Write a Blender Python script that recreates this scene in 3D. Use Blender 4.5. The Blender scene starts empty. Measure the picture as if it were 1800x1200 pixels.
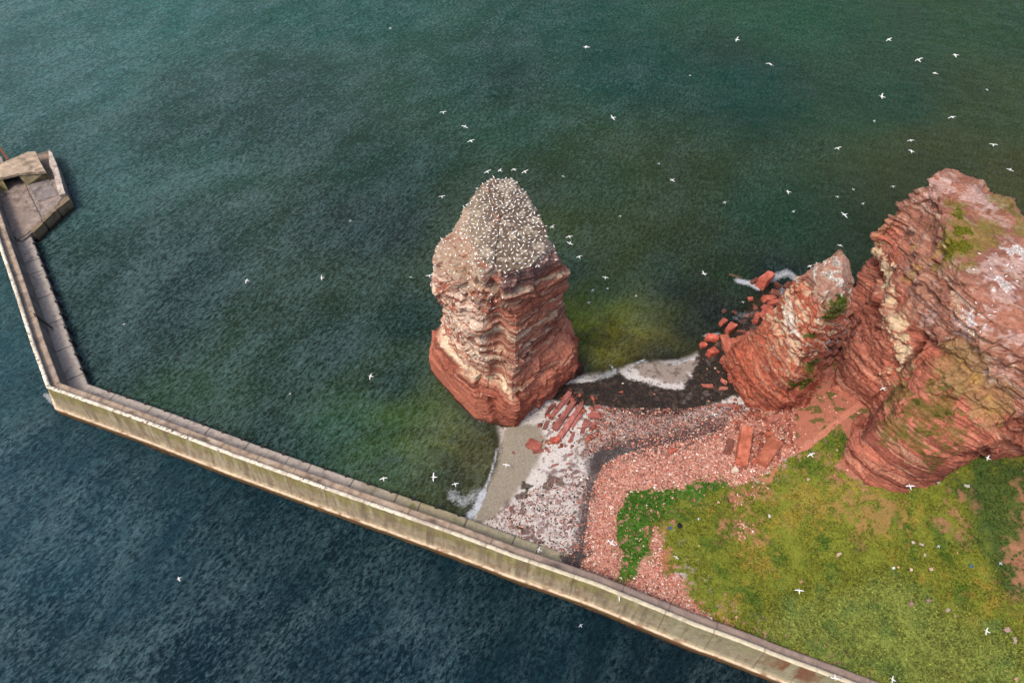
import bpy, math, random
import numpy as np
from mathutils import Vector, Matrix
random.seed(7); rng = np.random.default_rng(7)
R = math.radians
S = bpy.context.scene
COL = S.collection

# ------------------------------------------------------------------ camera
CAM_H = 127.0; PITCH = R(52)
cam_d = bpy.data.cameras.new('camera'); cam = bpy.data.objects.new('camera', cam_d); COL.objects.link(cam)
cam_d.sensor_width = 36; cam_d.lens = 24; cam_d.clip_start = 0.5; cam_d.clip_end = 12000
cam.location = (0, 0, CAM_H); cam.rotation_euler = (R(90) - PITCH, 0, 0)
S.camera = cam
# ------------------------------------------------------------------ sky, sun, exposure
SUN_AZ = math.atan2(-0.75, -0.66); SUN_EL = R(60)
W = bpy.data.worlds.new('World'); S.world = W; W.use_nodes = True
wt = W.node_tree; wt.nodes.clear()
sky = wt.nodes.new('ShaderNodeTexSky'); sky.sky_type = 'NISHITA'; sky.sun_disc = False
sky.sun_elevation = SUN_EL; sky.sun_rotation = SUN_AZ; sky.air_density = 1.0; sky.dust_density = 4.0; sky.ozone_density = 1.0
bg = wt.nodes.new('ShaderNodeBackground'); bg.inputs[1].default_value = 0.145
wo = wt.nodes.new('ShaderNodeOutputWorld')
wt.links.new(sky.outputs[0], bg.inputs[0]); wt.links.new(bg.outputs[0], wo.inputs[0])
sd = bpy.data.lights.new('sun', 'SUN'); sd.energy = 1.5; sd.angle = R(14); sd.color = (1, .95, .88)
so = bpy.data.objects.new('sun', sd); COL.objects.link(so)
sdir = Vector((math.sin(SUN_AZ) * math.cos(SUN_EL), math.cos(SUN_AZ) * math.cos(SUN_EL), math.sin(SUN_EL)))
so.rotation_euler = sdir.to_track_quat('Z', 'Y').to_euler(); so.location = (-60, -20, 150)
S.view_settings.view_transform = 'Standard'; S.view_settings.look = 'None'
S.view_settings.exposure = 0.55; S.view_settings.gamma = 1
S.render.engine = 'CYCLES'

# ------------------------------------------------------------------ helpers
def at(px, py, z=0.0):
    "world point at height z seen at pixel px,py of the 1800x1200 photograph"
    px = np.asarray(px, float); py = np.asarray(py, float); z = np.asarray(z, float)
    u = (px - 900) / 1200; v = (600 - py) / 1200
    dy = math.cos(PITCH) + v * math.sin(PITCH); dz = -math.sin(PITCH) + v * math.cos(PITCH)
    t = (z - CAM_H) / dz
    return np.stack([u * t, dy * t, z + 0 * t], -1)
def P(px, py, z=0.0): return [float(c) for c in at(px, py, z)]

def hsh(i, seed=0):
    i = (np.asarray(i).astype(np.int64) * 374761393 + seed * 668265263) & 0xffffffff
    i = ((i ^ (i >> 13)) * 1274126177) & 0xffffffff
    i = (i ^ (i >> 16)) & 0xffffffff
    return i / 4294967295.0
def h3(x, y, z, seed):
    n = (x * 73856093) ^ (y * 19349663) ^ (z * 83492791)
    return hsh(n, seed)
def vn(p, seed=0):
    "value noise -1..1, p (N,3)"
    p = np.asarray(p, float); f = np.floor(p); i = f.astype(np.int64); t = p - f; t = t * t * t * (t * (t * 6 - 15) + 10)
    r = 0
    for a in (0, 1):
        wx = t[:, 0] if a else 1 - t[:, 0]
        for b in (0, 1):
            wy = t[:, 1] if b else 1 - t[:, 1]
            for c in (0, 1):
                wz = t[:, 2] if c else 1 - t[:, 2]
                r = r + wx * wy * wz * h3(i[:, 0] + a, i[:, 1] + b, i[:, 2] + c, seed)
    return r * 2 - 1
def fbm(p, sc, octv=4, seed=0, gain=.5, ridged=False):
    p = np.asarray(p, float)
    if p.shape[1] == 2: p = np.c_[p, np.zeros(len(p))]
    s = 0; a = 1; tot = 0; q = p / np.asarray(sc, float)
    for k in range(octv):
        n = vn(q + 17.3 * k, seed + k)
        if ridged: n = 1 - 2 * np.abs(n)
        s = s + a * n; tot += a; a *= gain; q = q * 2.03
    return s / tot
def cells(p2, size, seed=0):
    "2-D cellular: nearest distance, second distance, id hash"
    q = p2 / size; f = np.floor(q).astype(np.int64); d1 = np.full(len(q), 9.); d2 = np.full(len(q), 9.); idh = np.zeros(len(q))
    for a in (-1, 0, 1):
        for b in (-1, 0, 1):
            cx = f[:, 0] + a; cy = f[:, 1] + b
            hx = h3(cx, cy, cx * 0, seed); hy = h3(cx, cy, cx * 0 + 1, seed)
            d = np.hypot(cx + hx - q[:, 0], cy + hy - q[:, 1])
            m = d < d1; d2 = np.where(m, d1, np.minimum(d2, d)); idh = np.where(m, h3(cx, cy, cx * 0 + 2, seed), idh); d1 = np.where(m, d, d1)
    return d1, d2, idh
def facets(p2, size, slope, seed=0):
    'piecewise tilted planes, one per cell'
    q = p2 / size; f = np.floor(q).astype(np.int64); d1 = np.full(len(q), 9.); r = np.zeros(len(q))
    for a in (-1, 0, 1):
        for b in (-1, 0, 1):
            cx = f[:, 0] + a; cy = f[:, 1] + b; z0 = cx * 0
            ex = q[:, 0] - cx - h3(cx, cy, z0, seed); ey = q[:, 1] - cy - h3(cx, cy, z0 + 1, seed); d = np.hypot(ex, ey)
            v = ex * (h3(cx, cy, z0 + 2, seed) * 2 - 1) + ey * (h3(cx, cy, z0 + 3, seed) * 2 - 1) + .5 * (h3(cx, cy, z0 + 4, seed) - .5)
            m = d < d1; r = np.where(m, v, r); d1 = np.where(m, d, d1)
    return r * size * slope
def lin(c):
    c = np.asarray(c, float) / 255
    return np.where(c <= .04045, c / 12.92, ((c + .055) / 1.055) ** 2.4)
def A(r, g, b, k=1.0): return np.clip(lin((r, g, b)) * k, 0, .9)
def mix(a, b, t):
    t = np.clip(t, 0, 1)
    return a * (1 - t)[:, None] + np.asarray(b) * t[:, None]
def sstep(x, a, b):
    t = np.clip((x - a) / (b - a), 0, 1); return t * t * (3 - 2 * t)

def mesh(name, V, F, mat=None, parent=None, col=None, smooth=False, attrs=None, loc=None):
    V = np.asarray(V, np.float32)
    me = bpy.data.meshes.new(name)
    if isinstance(F, np.ndarray):
        n = len(F); k = F.shape[1]
        me.vertices.add(len(V)); me.vertices.foreach_set('co', V.ravel())
        me.loops.add(n * k); me.loops.foreach_set('vertex_index', F.astype(np.int32).ravel())
        me.polygons.add(n); me.polygons.foreach_set('loop_start', np.arange(n, dtype=np.int32) * k)
        me.update(calc_edges=True); me.validate()
    else:
        me.from_pydata([tuple(map(float, v)) for v in V], [], F); me.update()
    if smooth: me.polygons.foreach_set('use_smooth', np.ones(len(me.polygons), bool))
    if col is not None:
        ca = me.color_attributes.new('Col', 'FLOAT_COLOR', 'POINT')
        c4 = np.ones((len(V), 4), np.float32); c4[:, :3] = col; ca.data.foreach_set('color', c4.ravel())
    for kx, v in (attrs or {}).items():
        a = me.attributes.new(kx, 'FLOAT', 'POINT'); a.data.foreach_set('value', np.asarray(v, np.float32))
    if mat: me.materials.append(mat)
    o = bpy.data.objects.new(name, me); COL.objects.link(o)
    if parent: o.parent = parent
    if loc is not None: o.location = loc
    return o
def tag(o, label=None, cat=None, group=None, kind=None):
    if label: o['label'] = label
    if cat: o['category'] = cat
    if group: o['group'] = group
    if kind: o['kind'] = kind
    return o
def empty(name, loc=(0, 0, 0)):
    o = bpy.data.objects.new(name, None); o.location = loc; o.empty_display_size = .3; COL.objects.link(o); return o
def gridf(nu, nv, closed=False):
    i = np.arange(nu - 1)[:, None]; n2 = nv if closed else nv - 1; j = np.arange(n2)[None, :]; jn = (j + 1) % nv
    a = i * nv + j; b = i * nv + jn; c = (i + 1) * nv + jn; d = (i + 1) * nv + j
    return np.stack([a, b, c, d], -1).reshape(-1, 4)
def inpoly(p, poly):
    x, y = p[:, 0], p[:, 1]; r = np.zeros(len(p), bool); n = len(poly)
    for i in range(n):
        x1, y1 = poly[i]; x2, y2 = poly[(i + 1) % n]
        c = ((y1 > y) != (y2 > y)); xx = (x2 - x1) * (y - y1) / ((y2 - y1) or 1e-9) + x1
        r ^= c & (x < xx)
    return r
def dline(p, pts, closed=False):
    d = np.full(len(p), 1e9); n = len(pts)
    for i in range(n if closed else n - 1):
        a = np.array(pts[i]); b = np.array(pts[(i + 1) % n]); ab = b - a; L = (ab @ ab) or 1e-9
        t = np.clip(((p - a) @ ab) / L, 0, 1); d = np.minimum(d, np.hypot(*(p - a - t[:, None] * ab).T))
    return d
def sdf(p, poly):
    "positive inside"
    d = dline(p, poly, True); return np.where(inpoly(p, poly), d, -d)
def W2(pts, z=2.0):
    "pixel polygon on the photograph to world xy at height z"
    return [tuple(at(a[0], a[1], a[2] if len(a) > 2 else z)[:2]) for a in pts]

# ------------------------------------------------------------------ materials
def nd(nt, t, **kw):
    n = nt.nodes.new(t)
    for k, v in kw.items(): setattr(n, k, v)
    return n
def mat_attr(name, rough=.9, var=.35, vscale=2.0, bump=.5, bscale=3.0, bdist=.15, spec=.25, fine=14.0, stretch=None):
    "surface whose albedo is the mesh's own colour layer, broken up by fine noise, with a rough relief"
    m = bpy.data.materials.new(name); m.use_nodes = True; nt = m.node_tree; nt.nodes.clear()
    out = nd(nt, 'ShaderNodeOutputMaterial'); b = nd(nt, 'ShaderNodeBsdfPrincipled'); nt.links.new(b.outputs[0], out.inputs[0])
    at_ = nd(nt, 'ShaderNodeAttribute'); at_.attribute_name = 'Col'
    geo = nd(nt, 'ShaderNodeNewGeometry'); vec = geo.outputs['Position']
    if stretch:
        mp = nd(nt, 'ShaderNodeMapping'); mp.inputs['Scale'].default_value = stretch; nt.links.new(vec, mp.inputs[0]); vec = mp.outputs[0]
    n1 = nd(nt, 'ShaderNodeTexNoise'); n1.inputs['Scale'].default_value = vscale; n1.inputs['Detail'].default_value = 7; n1.inputs['Roughness'].default_value = .65
    nt.links.new(vec, n1.inputs['Vector'])
    mr = nd(nt, 'ShaderNodeMapRange'); mr.inputs['From Min'].default_value = .3; mr.inputs['From Max'].default_value = .7
    mr.inputs['To Min'].default_value = 1 - var; mr.inputs['To Max'].default_value = 1 + var
    nt.links.new(n1.outputs['Fac'], mr.inputs['Value'])
    mm = nd(nt, 'ShaderNodeVectorMath', operation='SCALE'); nt.links.new(at_.outputs['Color'], mm.inputs[0]); nt.links.new(mr.outputs[0], mm.inputs['Scale'])
    nt.links.new(mm.outputs[0], b.inputs['Base Color'])
    b.inputs['Roughness'].default_value = rough; b.inputs['Specular IOR Level'].default_value = spec
    if bump:
        n2 = nd(nt, 'ShaderNodeTexNoise'); n2.inputs['Scale'].default_value = bscale; n2.inputs['Detail'].default_value = 9; n2.inputs['Roughness'].default_value = .68
        nt.links.new(vec, n2.inputs['Vector'])
        bu = nd(nt, 'ShaderNodeBump'); bu.inputs['Strength'].default_value = bump; bu.inputs['Distance'].default_value = bdist
        nt.links.new(n2.outputs['Fac'], bu.inputs['Height']); nt.links.new(bu.outputs[0], b.inputs['Normal'])
    return m
M_rock = mat_attr('sandstone', .92, .38, 1.6, .8, 2.2, .45, .2, stretch=(1, 1, 2.2))
M_ground = mat_attr('beach_ground', .9, .3, 3.0, .7, 4.0, .15)
M_conc = mat_attr('weathered_concrete', .85, .22, 1.2, .35, 5.0, .06)
M_stone = mat_attr('stone', .88, .35, 3.0, .6, 4.0, .12)
M_leaf = mat_attr('grass_blades', .75, .25, 5.0, 0, spec=.3)
M_weed = mat_attr('seaweed', .5, .3, 5.0, .5, 6.0, .05, .5)
M_bird = mat_attr('feathers', .7, .06, 8.0, 0, spec=.3)
M_metal = mat_attr('rusty_iron', .8, .4, 6.0, .5, 9.0, .02)
def mat_solid(name, c, rough=.8):
    m = bpy.data.materials.new(name); m.use_nodes = True; nt = m.node_tree; b = nt.nodes['Principled BSDF']
    n = nd(nt, 'ShaderNodeTexNoise'); n.inputs['Scale'].default_value = 5; n.inputs['Detail'].default_value = 5
    r = nd(nt, 'ShaderNodeValToRGB'); r.color_ramp.elements[0].color = (*[x * .6 for x in c], 1); r.color_ramp.elements[1].color = (*[x * 1.3 for x in c], 1)
    nt.links.new(n.outputs['Fac'], r.inputs[0]); nt.links.new(r.outputs[0], b.inputs['Base Color']); b.inputs['Roughness'].default_value = rough
    return m

# ------------------------------------------------------------------ seawall line (world metres)
wl = [(-5, 424), (27, 519), (53, 601), (82, 682)], [(82, 682), (240, 738), (400, 799), (573, 861), (681, 899), (800, 941), (900, 979), (1047, 1029.5), (1227, 1103), (1300, 1129), (1378, 1160), (1484, 1199)]
armA = [at(x, y, 8.0)[:2] for x, y in wl[0]]; armA = [armA[0] + (armA[0] - armA[2]) * 1.2] + armA
armB = [at(x, y, 8.0)[:2] for x, y in wl[1]]; armB = armB + [armB[-1] + (armB[-1] - armB[-3]) * 1.6]
def resample(pts, step):
    pts = np.array(pts); d = np.r_[0, np.cumsum(np.hypot(*np.diff(pts, axis=0).T))]; n = max(2, int(d[-1] / step))
    s = np.linspace(0, d[-1], n + 1); q = np.c_[np.interp(s, d, pts[:, 0]), np.interp(s, d, pts[:, 1])]
    for _ in range(14 if n > 40 else 0): q[1:-1] = q[1:-1] * .5 + (q[:-2] + q[2:]) * .25
    return q
WA = resample(armA, .25); WB = resample(armB, .25)
WL = np.vstack([WA, WB[1:]]); CI = len(WA) - 1
tg = np.gradient(WL, axis=0); tg /= np.hypot(*tg.T)[:, None]
dA = WA[-1] - WA[-30]; dA /= np.hypot(*dA); dB = WB[30] - WB[0]; dB /= np.hypot(*dB)
NRM = np.c_[-tg[:, 1], tg[:, 0]]
nA = np.array([-dA[1], dA[0]]); nB = np.array([-dB[1], dB[0]]); nm = nA + nB; NRM[CI] = nm / (nm @ nA)
NRM[CI - 1] = nA; NRM[CI + 1] = nB
LEN = np.r_[0, np.cumsum(np.hypot(*np.diff(WL, axis=0).T))]
wall_poly = [tuple(p) for p in WL[::20]]
outer_poly = wall_poly + [(400, -150), (-500, -150), (-500, 400), tuple(WL[0] + (-200, 300))]
def outside(p): return inpoly(p, outer_poly)

# ------------------------------------------------------------------ sea
def idw(p, ctl, sig):
    c = np.array([[*at(x, y, 0)[:2]] for x, y, *_ in ctl]); col = np.array([lin(k[2]) for k in ctl])
    num = 0; den = 1e-12
    for q, k in zip(c, col):
        d2 = (p[:, 0] - q[0]) ** 2 + (p[:, 1] - q[1]) ** 2
        s = sig * (0.5 + q[1] / 120.0)
        w = 1 / (d2 + (.16 * s) ** 2) ** 1.9
        num = num + w[:, None] * k; den = den + w
    return num / den[:, None]
SEA_IN = [(0, 0, (66, 98, 100)), (300, 0, (46, 86, 84)), (600, 0, (30, 72, 66)), (1000, 30, (24, 64, 52)), (1400, 30, (28, 62, 42)), (1750, 30, (42, 68, 40)),  # upper-left tones include sky reflection painted into the water colour
    (1790, 200, (52, 66, 38)), (1790, 320, (66, 66, 36)), (1560, 180, (34, 60, 44)), (1300, 160, (22, 56, 46)), (1100, 130, (16, 54, 44)), (850, 130, (26, 58, 48)),
    (1650, 270, (56, 62, 36)), (1200, 330, (42, 54, 28)), (1050, 330, (38, 54, 32)), (1000, 480, (28, 48, 38)), (1350, 380, (24, 50, 34)), (1150, 470, (34, 50, 28)), (1280, 480, (34, 50, 28)),
    (900, 220, (24, 54, 38)), (500, 200, (38, 62, 56)), (160, 300, (58, 84, 86)), (60, 150, (64, 94, 96)), (330, 250, (42, 70, 64)), (300, 500, (40, 57, 58)), (650, 400, (32, 46, 44)), (600, 600, (34, 52, 46)), (700, 300, (26, 52, 42)),
    (380, 700, (48, 66, 52)), (500, 650, (42, 60, 50)), (200, 600, (46, 62, 62)), (730, 560, (26, 46, 42)), (700, 680, (28, 48, 42)),
    (1060, 575, (136, 134, 56)), (1100, 590, (136, 124, 54)), (1145, 570, (34, 44, 30)), (1150, 625, (40, 40, 30)), (1010, 640, (30, 34, 32)), (1060, 535, (40, 64, 36)), (1025, 590, (112, 114, 48)), (1128, 606, (120, 106, 48)), (1080, 618, (120, 106, 54)), (1050, 562, (90, 104, 44)), (1030, 615, (84, 84, 46)), (1080, 560, (84, 96, 40)), (1120, 575, (100, 98, 40)), (1190, 590, (14, 20, 20)), (1240, 560, (16, 24, 24)), (1160, 640, (28, 28, 28)), (1040, 650, (22, 24, 30)),
    (1080, 515, (28, 48, 34)), (1180, 520, (18, 34, 30)), (620, 760, (50, 84, 60)), (690, 750, (76, 100, 60)), (750, 790, (108, 118, 66)), (800, 765, (112, 116, 56)), (820, 790, (116, 112, 70)), (730, 740, (78, 96, 54)), (790, 800, (92, 96, 56)), (660, 790, (66, 88, 58)), (850, 805, (112, 104, 74)), (862, 780, (84, 80, 50)), (850, 762, (44, 42, 28)), (835, 830, (88, 84, 66)), (700, 830, (66, 84, 58)), (800, 850, (50, 50, 46)), (770, 840, (76, 84, 62)), (560, 800, (38, 64, 54)), (840, 745, (36, 38, 22)), (480, 780, (38, 56, 52)),
    (1350, 500, (14, 28, 26)), (1300, 600, (14, 18, 20))]
SEA_OUT = [(0, 620, (46, 72, 82)), (40, 560, (46, 72, 78)), (0, 900, (38, 62, 74)), (0, 1180, (30, 54, 66)), (200, 1000, (32, 56, 68)), (300, 800, (28, 50, 60)), (400, 1150, (22, 44, 56)), (700, 1150, (18, 40, 52)),
    (1000, 1180, (16, 36, 46)), (600, 950, (16, 38, 46)), (1200, 1190, (16, 34, 44)), (450, 900, (20, 42, 52)), (900, 1060, (14, 34, 42))]
def build_sea():
    xs = np.arange(-235, 236, .6); ys = np.arange(-12, 330, .6)
    X, Y = np.meshgrid(xs, ys, indexing='ij'); p = np.c_[X.ravel(), Y.ravel()]
    out = outside(p); warp = np.c_[fbm(p, 22, 3, 5), fbm(p, 22, 3, 9)] * 9
    warp *= np.clip(p[:, 1:2] / 130, .25, 1)
    c = np.where(out[:, None], idw(p + warp, SEA_OUT, 30), idw(p + warp * .6, SEA_IN, 22))
    n = fbm(p, (26, 26, 1), 4, 31); c = c * (1 + .35 * n)[:, None] * np.where(out[:, None], np.array([[.98, 1.0, .9]]), np.array([[.78, .86, .74]]))
    lum = c.mean(1, keepdims=True); c = np.clip(lum + 1.18 * (c - lum), .002, 1)
    kz = np.exp(-(dline(p, W2([(700, 800), (800, 790), (850, 770)], 0)) / 13) ** 2) + np.exp(-(dline(p, W2([(1030, 600), (1130, 600)], 0)) / 9) ** 2)
    c *= (1 - .38 * np.clip(kz, 0, 1) * sstep(fbm(p, (4, 2.2, 1), 4, 57), .02, .3))[:, None]
    shal_ = np.clip(lum[:, 0] * 9 - .3, 0, 1); ragged = fbm(p, (2.2, 1.3, 1), 4, 59) + .5 * fbm(p, (6, 4, 1), 2, 60); c *= (1 - .5 * shal_ * sstep(ragged, .05, .3) * (1 - out))[:, None]; c *= (1 + .25 * shal_ * sstep(-ragged, .1, .4))[:, None]
    # foam
    foam = np.zeros(len(p))
    for line, w, k in FOAM:
        d = dline(p + warp * .12, W2(line, 0)); foam = np.maximum(foam, k * np.exp(-(d / w) ** 2))
    sh = np.clip(sstep(-ground_z(p), .0, 1.0), 0, 1)
    inw = (np.abs(p[:, 0]) < 110) & (p[:, 1] < 125) & (p[:, 1] > 40)
    sh = np.where(inw & ~out, sh, 1)
    def wv(th, la, lc, o, sd): ct, st_ = math.cos(R(th)), math.sin(R(th)); return fbm(np.c_[(p[:, 0] * ct + p[:, 1] * st_) / la, (-p[:, 0] * st_ + p[:, 1] * ct) / lc], (1, 1, 1), o, sd)
    z = .26 * wv(55, 7, 2.6, 3, 41) + .12 * wv(-15, 5, 2.2, 2, 44) + .2 * wv(60, 18, 8, 2, 46)
    z += np.where(out, .75 * wv(62, 17, 5.5, 3, 47), 0)
    pxx = p[:, 0] / (p[:, 1] * .62 + 78)      # left-right position; painted sky glints weaken towards the right
    sky_glint = np.clip(.38 - .62 * pxx + .12 * fbm(p, (40, 40, 1), 3, 49), .03, .9); sky_glint = np.where(out, np.clip(.42 - .3 * pxx + .2 * fbm(p, (25, 25, 1), 3, 53) + .55 * wv(66, 20, 5.0, 3, 47) + .3 * wv(58, 9, 2.6, 2, 48), .05, .95), sky_glint)
    near_seawall = np.exp(-dline(p, wall_poly) / 9.0) * out; sky_glint *= 1 - .7 * near_seawall
    z *= np.where(sh < 1, .35, 1)
    V = np.c_[p, z]; nu, nv = len(xs), len(ys)
    # skirt to the horizon
    F = gridf(nu, nv)
    o = mesh('sea', V, F, M_water, smooth=True, col=c, attrs={'foam': foam, 'deep': sh, 'sky_glint': sky_glint})
    tag(o, 'choppy green sea round the stack and beyond the seawall', 'sea', kind='structure')
    B = 5000.; a, b, e, f = xs[0], xs[-1], ys[0], ys[-1]
    V2 = [(-B, -B, -.05), (B, -B, -.05), (B, B, -.05), (-B, B, -.05), (a, e, -.05), (b, e, -.05), (b, f, -.05), (a, f, -.05)]
    F2 = [(0, 1, 5, 4), (1, 2, 6, 5), (2, 3, 7, 6), (3, 0, 4, 7)]
    o = mesh('open_sea', V2, F2, M_water, col=np.tile(lin((38, 66, 66)), (8, 1)), attrs={'foam': np.zeros(8), 'deep': np.ones(8), 'sky_glint': np.ones(8) * .4})
    tag(o, 'open sea reaching to the horizon', 'sea', kind='structure')
FOAM = [([(876, 790), (868, 822), (858, 850), (846, 875)], .5, .9), ([(850, 868), (838, 900), (826, 908)], 1.5, 1.0), ([(846, 868), (815, 884), (795, 872)], 2.2, .66),
    ([(1014, 664), (1040, 668), (1062, 660), (1085, 652)], 1.3, .74), ([(1076, 640), (1088, 652)], .5, .9), ([(1120, 638), (1135, 632)], .45, .95), ([(1175, 645), (1212, 631)], .5, .95),
    ([(1296, 494), (1318, 498), (1330, 505)], 1.4, .9), ([(1350, 490), (1385, 478), (1400, 490)], 1.8, .75), ([(1375, 505), (1370, 520)], 1.8, .7), ([(1300, 555), (1335, 548), (1345, 560)], 1.8, .62), ([(1235, 592), (1262, 588)], .6, .8), ([(1320, 575), (1290, 560)], 1.4, .6),
    ([(836, 738), (850, 744)], .3, .8), ([(440, 842), (455, 848)], 1.0, .7), ([(78, 690), (92, 705), (100, 712)], .8, .8), ([(1380, 1172), (1350, 1165)], .8, .5), ([(620, 883), (700, 912)], .4, .35), ([(750, 470), (757, 490)], .6, .35), ([(855, 740), (846, 752)], .4, .55)]
def water_material():
    m = bpy.data.materials.new('sea_water'); m.use_nodes = True; nt = m.node_tree; nt.nodes.clear(); L = nt.links.new
    out = nd(nt, 'ShaderNodeOutputMaterial'); b = nd(nt, 'ShaderNodeBsdfPrincipled')
    col = nd(nt, 'ShaderNodeAttribute'); col.attribute_name = 'Col'; fo = nd(nt, 'ShaderNodeAttribute'); fo.attribute_name = 'foam'; de = nd(nt, 'ShaderNodeAttribute'); de.attribute_name = 'deep'
    geo = nd(nt, 'ShaderNodeNewGeometry')
    def noise(scale, rot, sc, det=4, rough=.6):
        mp = nd(nt, 'ShaderNodeMapping', vector_type='TEXTURE'); mp.inputs['Rotation'].default_value = (0, 0, R(rot)); mp.inputs['Scale'].default_value = (*sc, 1)
        L(geo.outputs['Position'], mp.inputs[0]); n = nd(nt, 'ShaderNodeTexNoise'); n.inputs['Scale'].default_value = scale
        n.inputs['Detail'].default_value = det; n.inputs['Roughness'].default_value = rough; n.inputs['Distortion'].default_value = .3; L(mp.outputs[0], n.inputs['Vector']); return n.outputs['Fac']
    def math_(op, a, c=None, v=None):
        n = nd(nt, 'ShaderNodeMath', operation=op); L(a, n.inputs[0])
        if c is not None: L(c, n.inputs[1])
        if v is not None: n.inputs[1].default_value = v
        return n.outputs[0]
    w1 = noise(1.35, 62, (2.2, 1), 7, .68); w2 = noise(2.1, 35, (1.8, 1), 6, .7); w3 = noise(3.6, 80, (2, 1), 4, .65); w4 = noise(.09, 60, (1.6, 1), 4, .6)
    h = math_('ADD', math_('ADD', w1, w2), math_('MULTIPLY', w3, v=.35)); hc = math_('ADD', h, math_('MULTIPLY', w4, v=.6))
    bu = nd(nt, 'ShaderNodeBump'); bu.inputs['Strength'].default_value = 1.0; bu.inputs['Distance'].default_value = .75; L(h, bu.inputs['Height'])
    # sky reflection painted into the body colour: brighter crests, darker troughs
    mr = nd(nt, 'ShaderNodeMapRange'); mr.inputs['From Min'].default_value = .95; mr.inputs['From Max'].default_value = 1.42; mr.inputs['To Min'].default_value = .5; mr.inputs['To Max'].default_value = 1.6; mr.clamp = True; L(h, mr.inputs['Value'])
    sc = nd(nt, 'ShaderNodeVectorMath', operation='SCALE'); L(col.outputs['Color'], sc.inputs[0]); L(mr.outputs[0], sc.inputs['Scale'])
    ch = nd(nt, 'ShaderNodeAttribute'); ch.attribute_name = 'sky_glint'
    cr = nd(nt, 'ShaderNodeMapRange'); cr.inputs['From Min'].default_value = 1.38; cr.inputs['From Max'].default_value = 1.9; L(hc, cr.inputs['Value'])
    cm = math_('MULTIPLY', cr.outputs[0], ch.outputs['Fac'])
    cx = nd(nt, 'ShaderNodeMix', data_type='RGBA'); L(cm, cx.inputs['Factor']); L(sc.outputs[0], cx.inputs['A']); cx.inputs['B'].default_value = (.17, .265, .27, 1)  # grey-teal sky glints mixed into the colour on crests
    # foam
    fn = noise(2.4, 30, (1.5, 1), 9, .78); fl = noise(1.3, 60, (2.4, 1), 6, .7)
    f1 = math_('ADD', math_('MULTIPLY', fo.outputs['Fac'], v=.8), fn); 
    fr = nd(nt, 'ShaderNodeMapRange'); fr.inputs['From Min'].default_value = .86; fr.inputs['From Max'].default_value = 1.22; L(f1, fr.inputs['Value'])
    fm = math_('MULTIPLY', fr.outputs[0], math_('GREATER_THAN', fo.outputs['Fac'], v=.04))
    wc = nd(nt, 'ShaderNodeMapRange'); wc.inputs['From Min'].default_value = .70; wc.inputs['From Max'].default_value = .80; wc.inputs['To Max'].default_value = .35; L(fl, wc.inputs['Value'])
    fmx = math_('MAXIMUM', fm, wc.outputs[0])
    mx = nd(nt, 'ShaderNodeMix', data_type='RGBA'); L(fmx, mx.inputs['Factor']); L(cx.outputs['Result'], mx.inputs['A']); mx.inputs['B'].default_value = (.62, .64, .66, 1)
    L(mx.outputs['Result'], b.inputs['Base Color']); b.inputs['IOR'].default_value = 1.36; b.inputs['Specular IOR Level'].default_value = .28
    rr = nd(nt, 'ShaderNodeMapRange'); rr.inputs['To Min'].default_value = .1; rr.inputs['To Max'].default_value = .8; L(fmx, rr.inputs['Value']); L(rr.outputs[0], b.inputs['Roughness'])
    L(bu.outputs[0], b.inputs['Normal'])
    tr = nd(nt, 'ShaderNodeBsdfTransparent'); ms = nd(nt, 'ShaderNodeMixShader')
    dd = math_('MAXIMUM', de.outputs['Fac'], fmx); dr = nd(nt, 'ShaderNodeMapRange'); dr.inputs['To Min'].default_value = .12; L(dd, dr.inputs['Value'])
    L(dr.outputs[0], ms.inputs[0]); L(tr.outputs[0], ms.inputs[1]); L(b.outputs[0], ms.inputs[2]); L(ms.outputs[0], out.inputs[0])
    return m
M_water = water_material()

# ------------------------------------------------------------------ ground height (thin-plate spline through surveyed spots)
GCTL = [(885, 760, 0), (878, 800, 0), (858, 850, 0), (838, 905, 0), (850, 935, .8), (1020, 668, 0), (1060, 662, 0), (1090, 656, 0), (1115, 640, 0), (1160, 638, 0), (1212, 634, 0), (1245, 600, -.1), (1290, 560, -.6), (1340, 500, -1),
    (840, 800, -2.5), (800, 850, -3), (760, 780, -5), (700, 800, -4), (600, 760, -5), (1070, 600, -4), (1070, 550, -5), (1130, 600, -3), (1200, 590, -3), (1280, 480, -4), (900, 500, -6), (760, 600, -5), (1000, 560, -4), (900, 740, .2), (960, 690, .6), (990, 670, .3), (850, 745, -.8),
    (930, 850, 1), (900, 930, 1.6), (1000, 850, 1.8), (1010, 970, 2.4), (1100, 700, .9), (1200, 690, 1.0), (1250, 740, 1.9), (1060, 800, 2.2), (1080, 900, 3), (1150, 850, 3.2), (1100, 1010, 3.6), (1200, 1060, 4.6),
    (1300, 900, 4.4), (1300, 760, 3.0), (1330, 705, 2.2), (1290, 640, .8), (1310, 600, .3), (1400, 760, 5), (1440, 705, 6.2), (1500, 735, 8), (1485, 830, 7.6), (1550, 890, 7.6), (1650, 890, 7.8), (1800, 825, 8.5), (1460, 620, 3.5), (1490, 540, .5), (1400, 1000, 5.2),
    (1500, 1100, 5.8), (1700, 1000, 6.6), (1900, 1000, 8), (1800, 1190, 7), (1620, 1190, 6.2), (1300, 1085, 5.4), (1450, 1150, 6.0), (1520, 420, -4), (1700, 250, -5), (2000, 300, -5), (1900, 700, 9), (2100, 900, 10), (1000, 1010, 2.6), (920, 960, 1.9), (800, 905, -1), (650, 860, -3), (1380, 700, 4), (1400, 420, -5)]
_c = np.array([at(x, y, z) for x, y, z in GCTL])
def _u(r2): return np.where(r2 > 0, r2 * np.log(r2 + 1e-12), 0)
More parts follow.
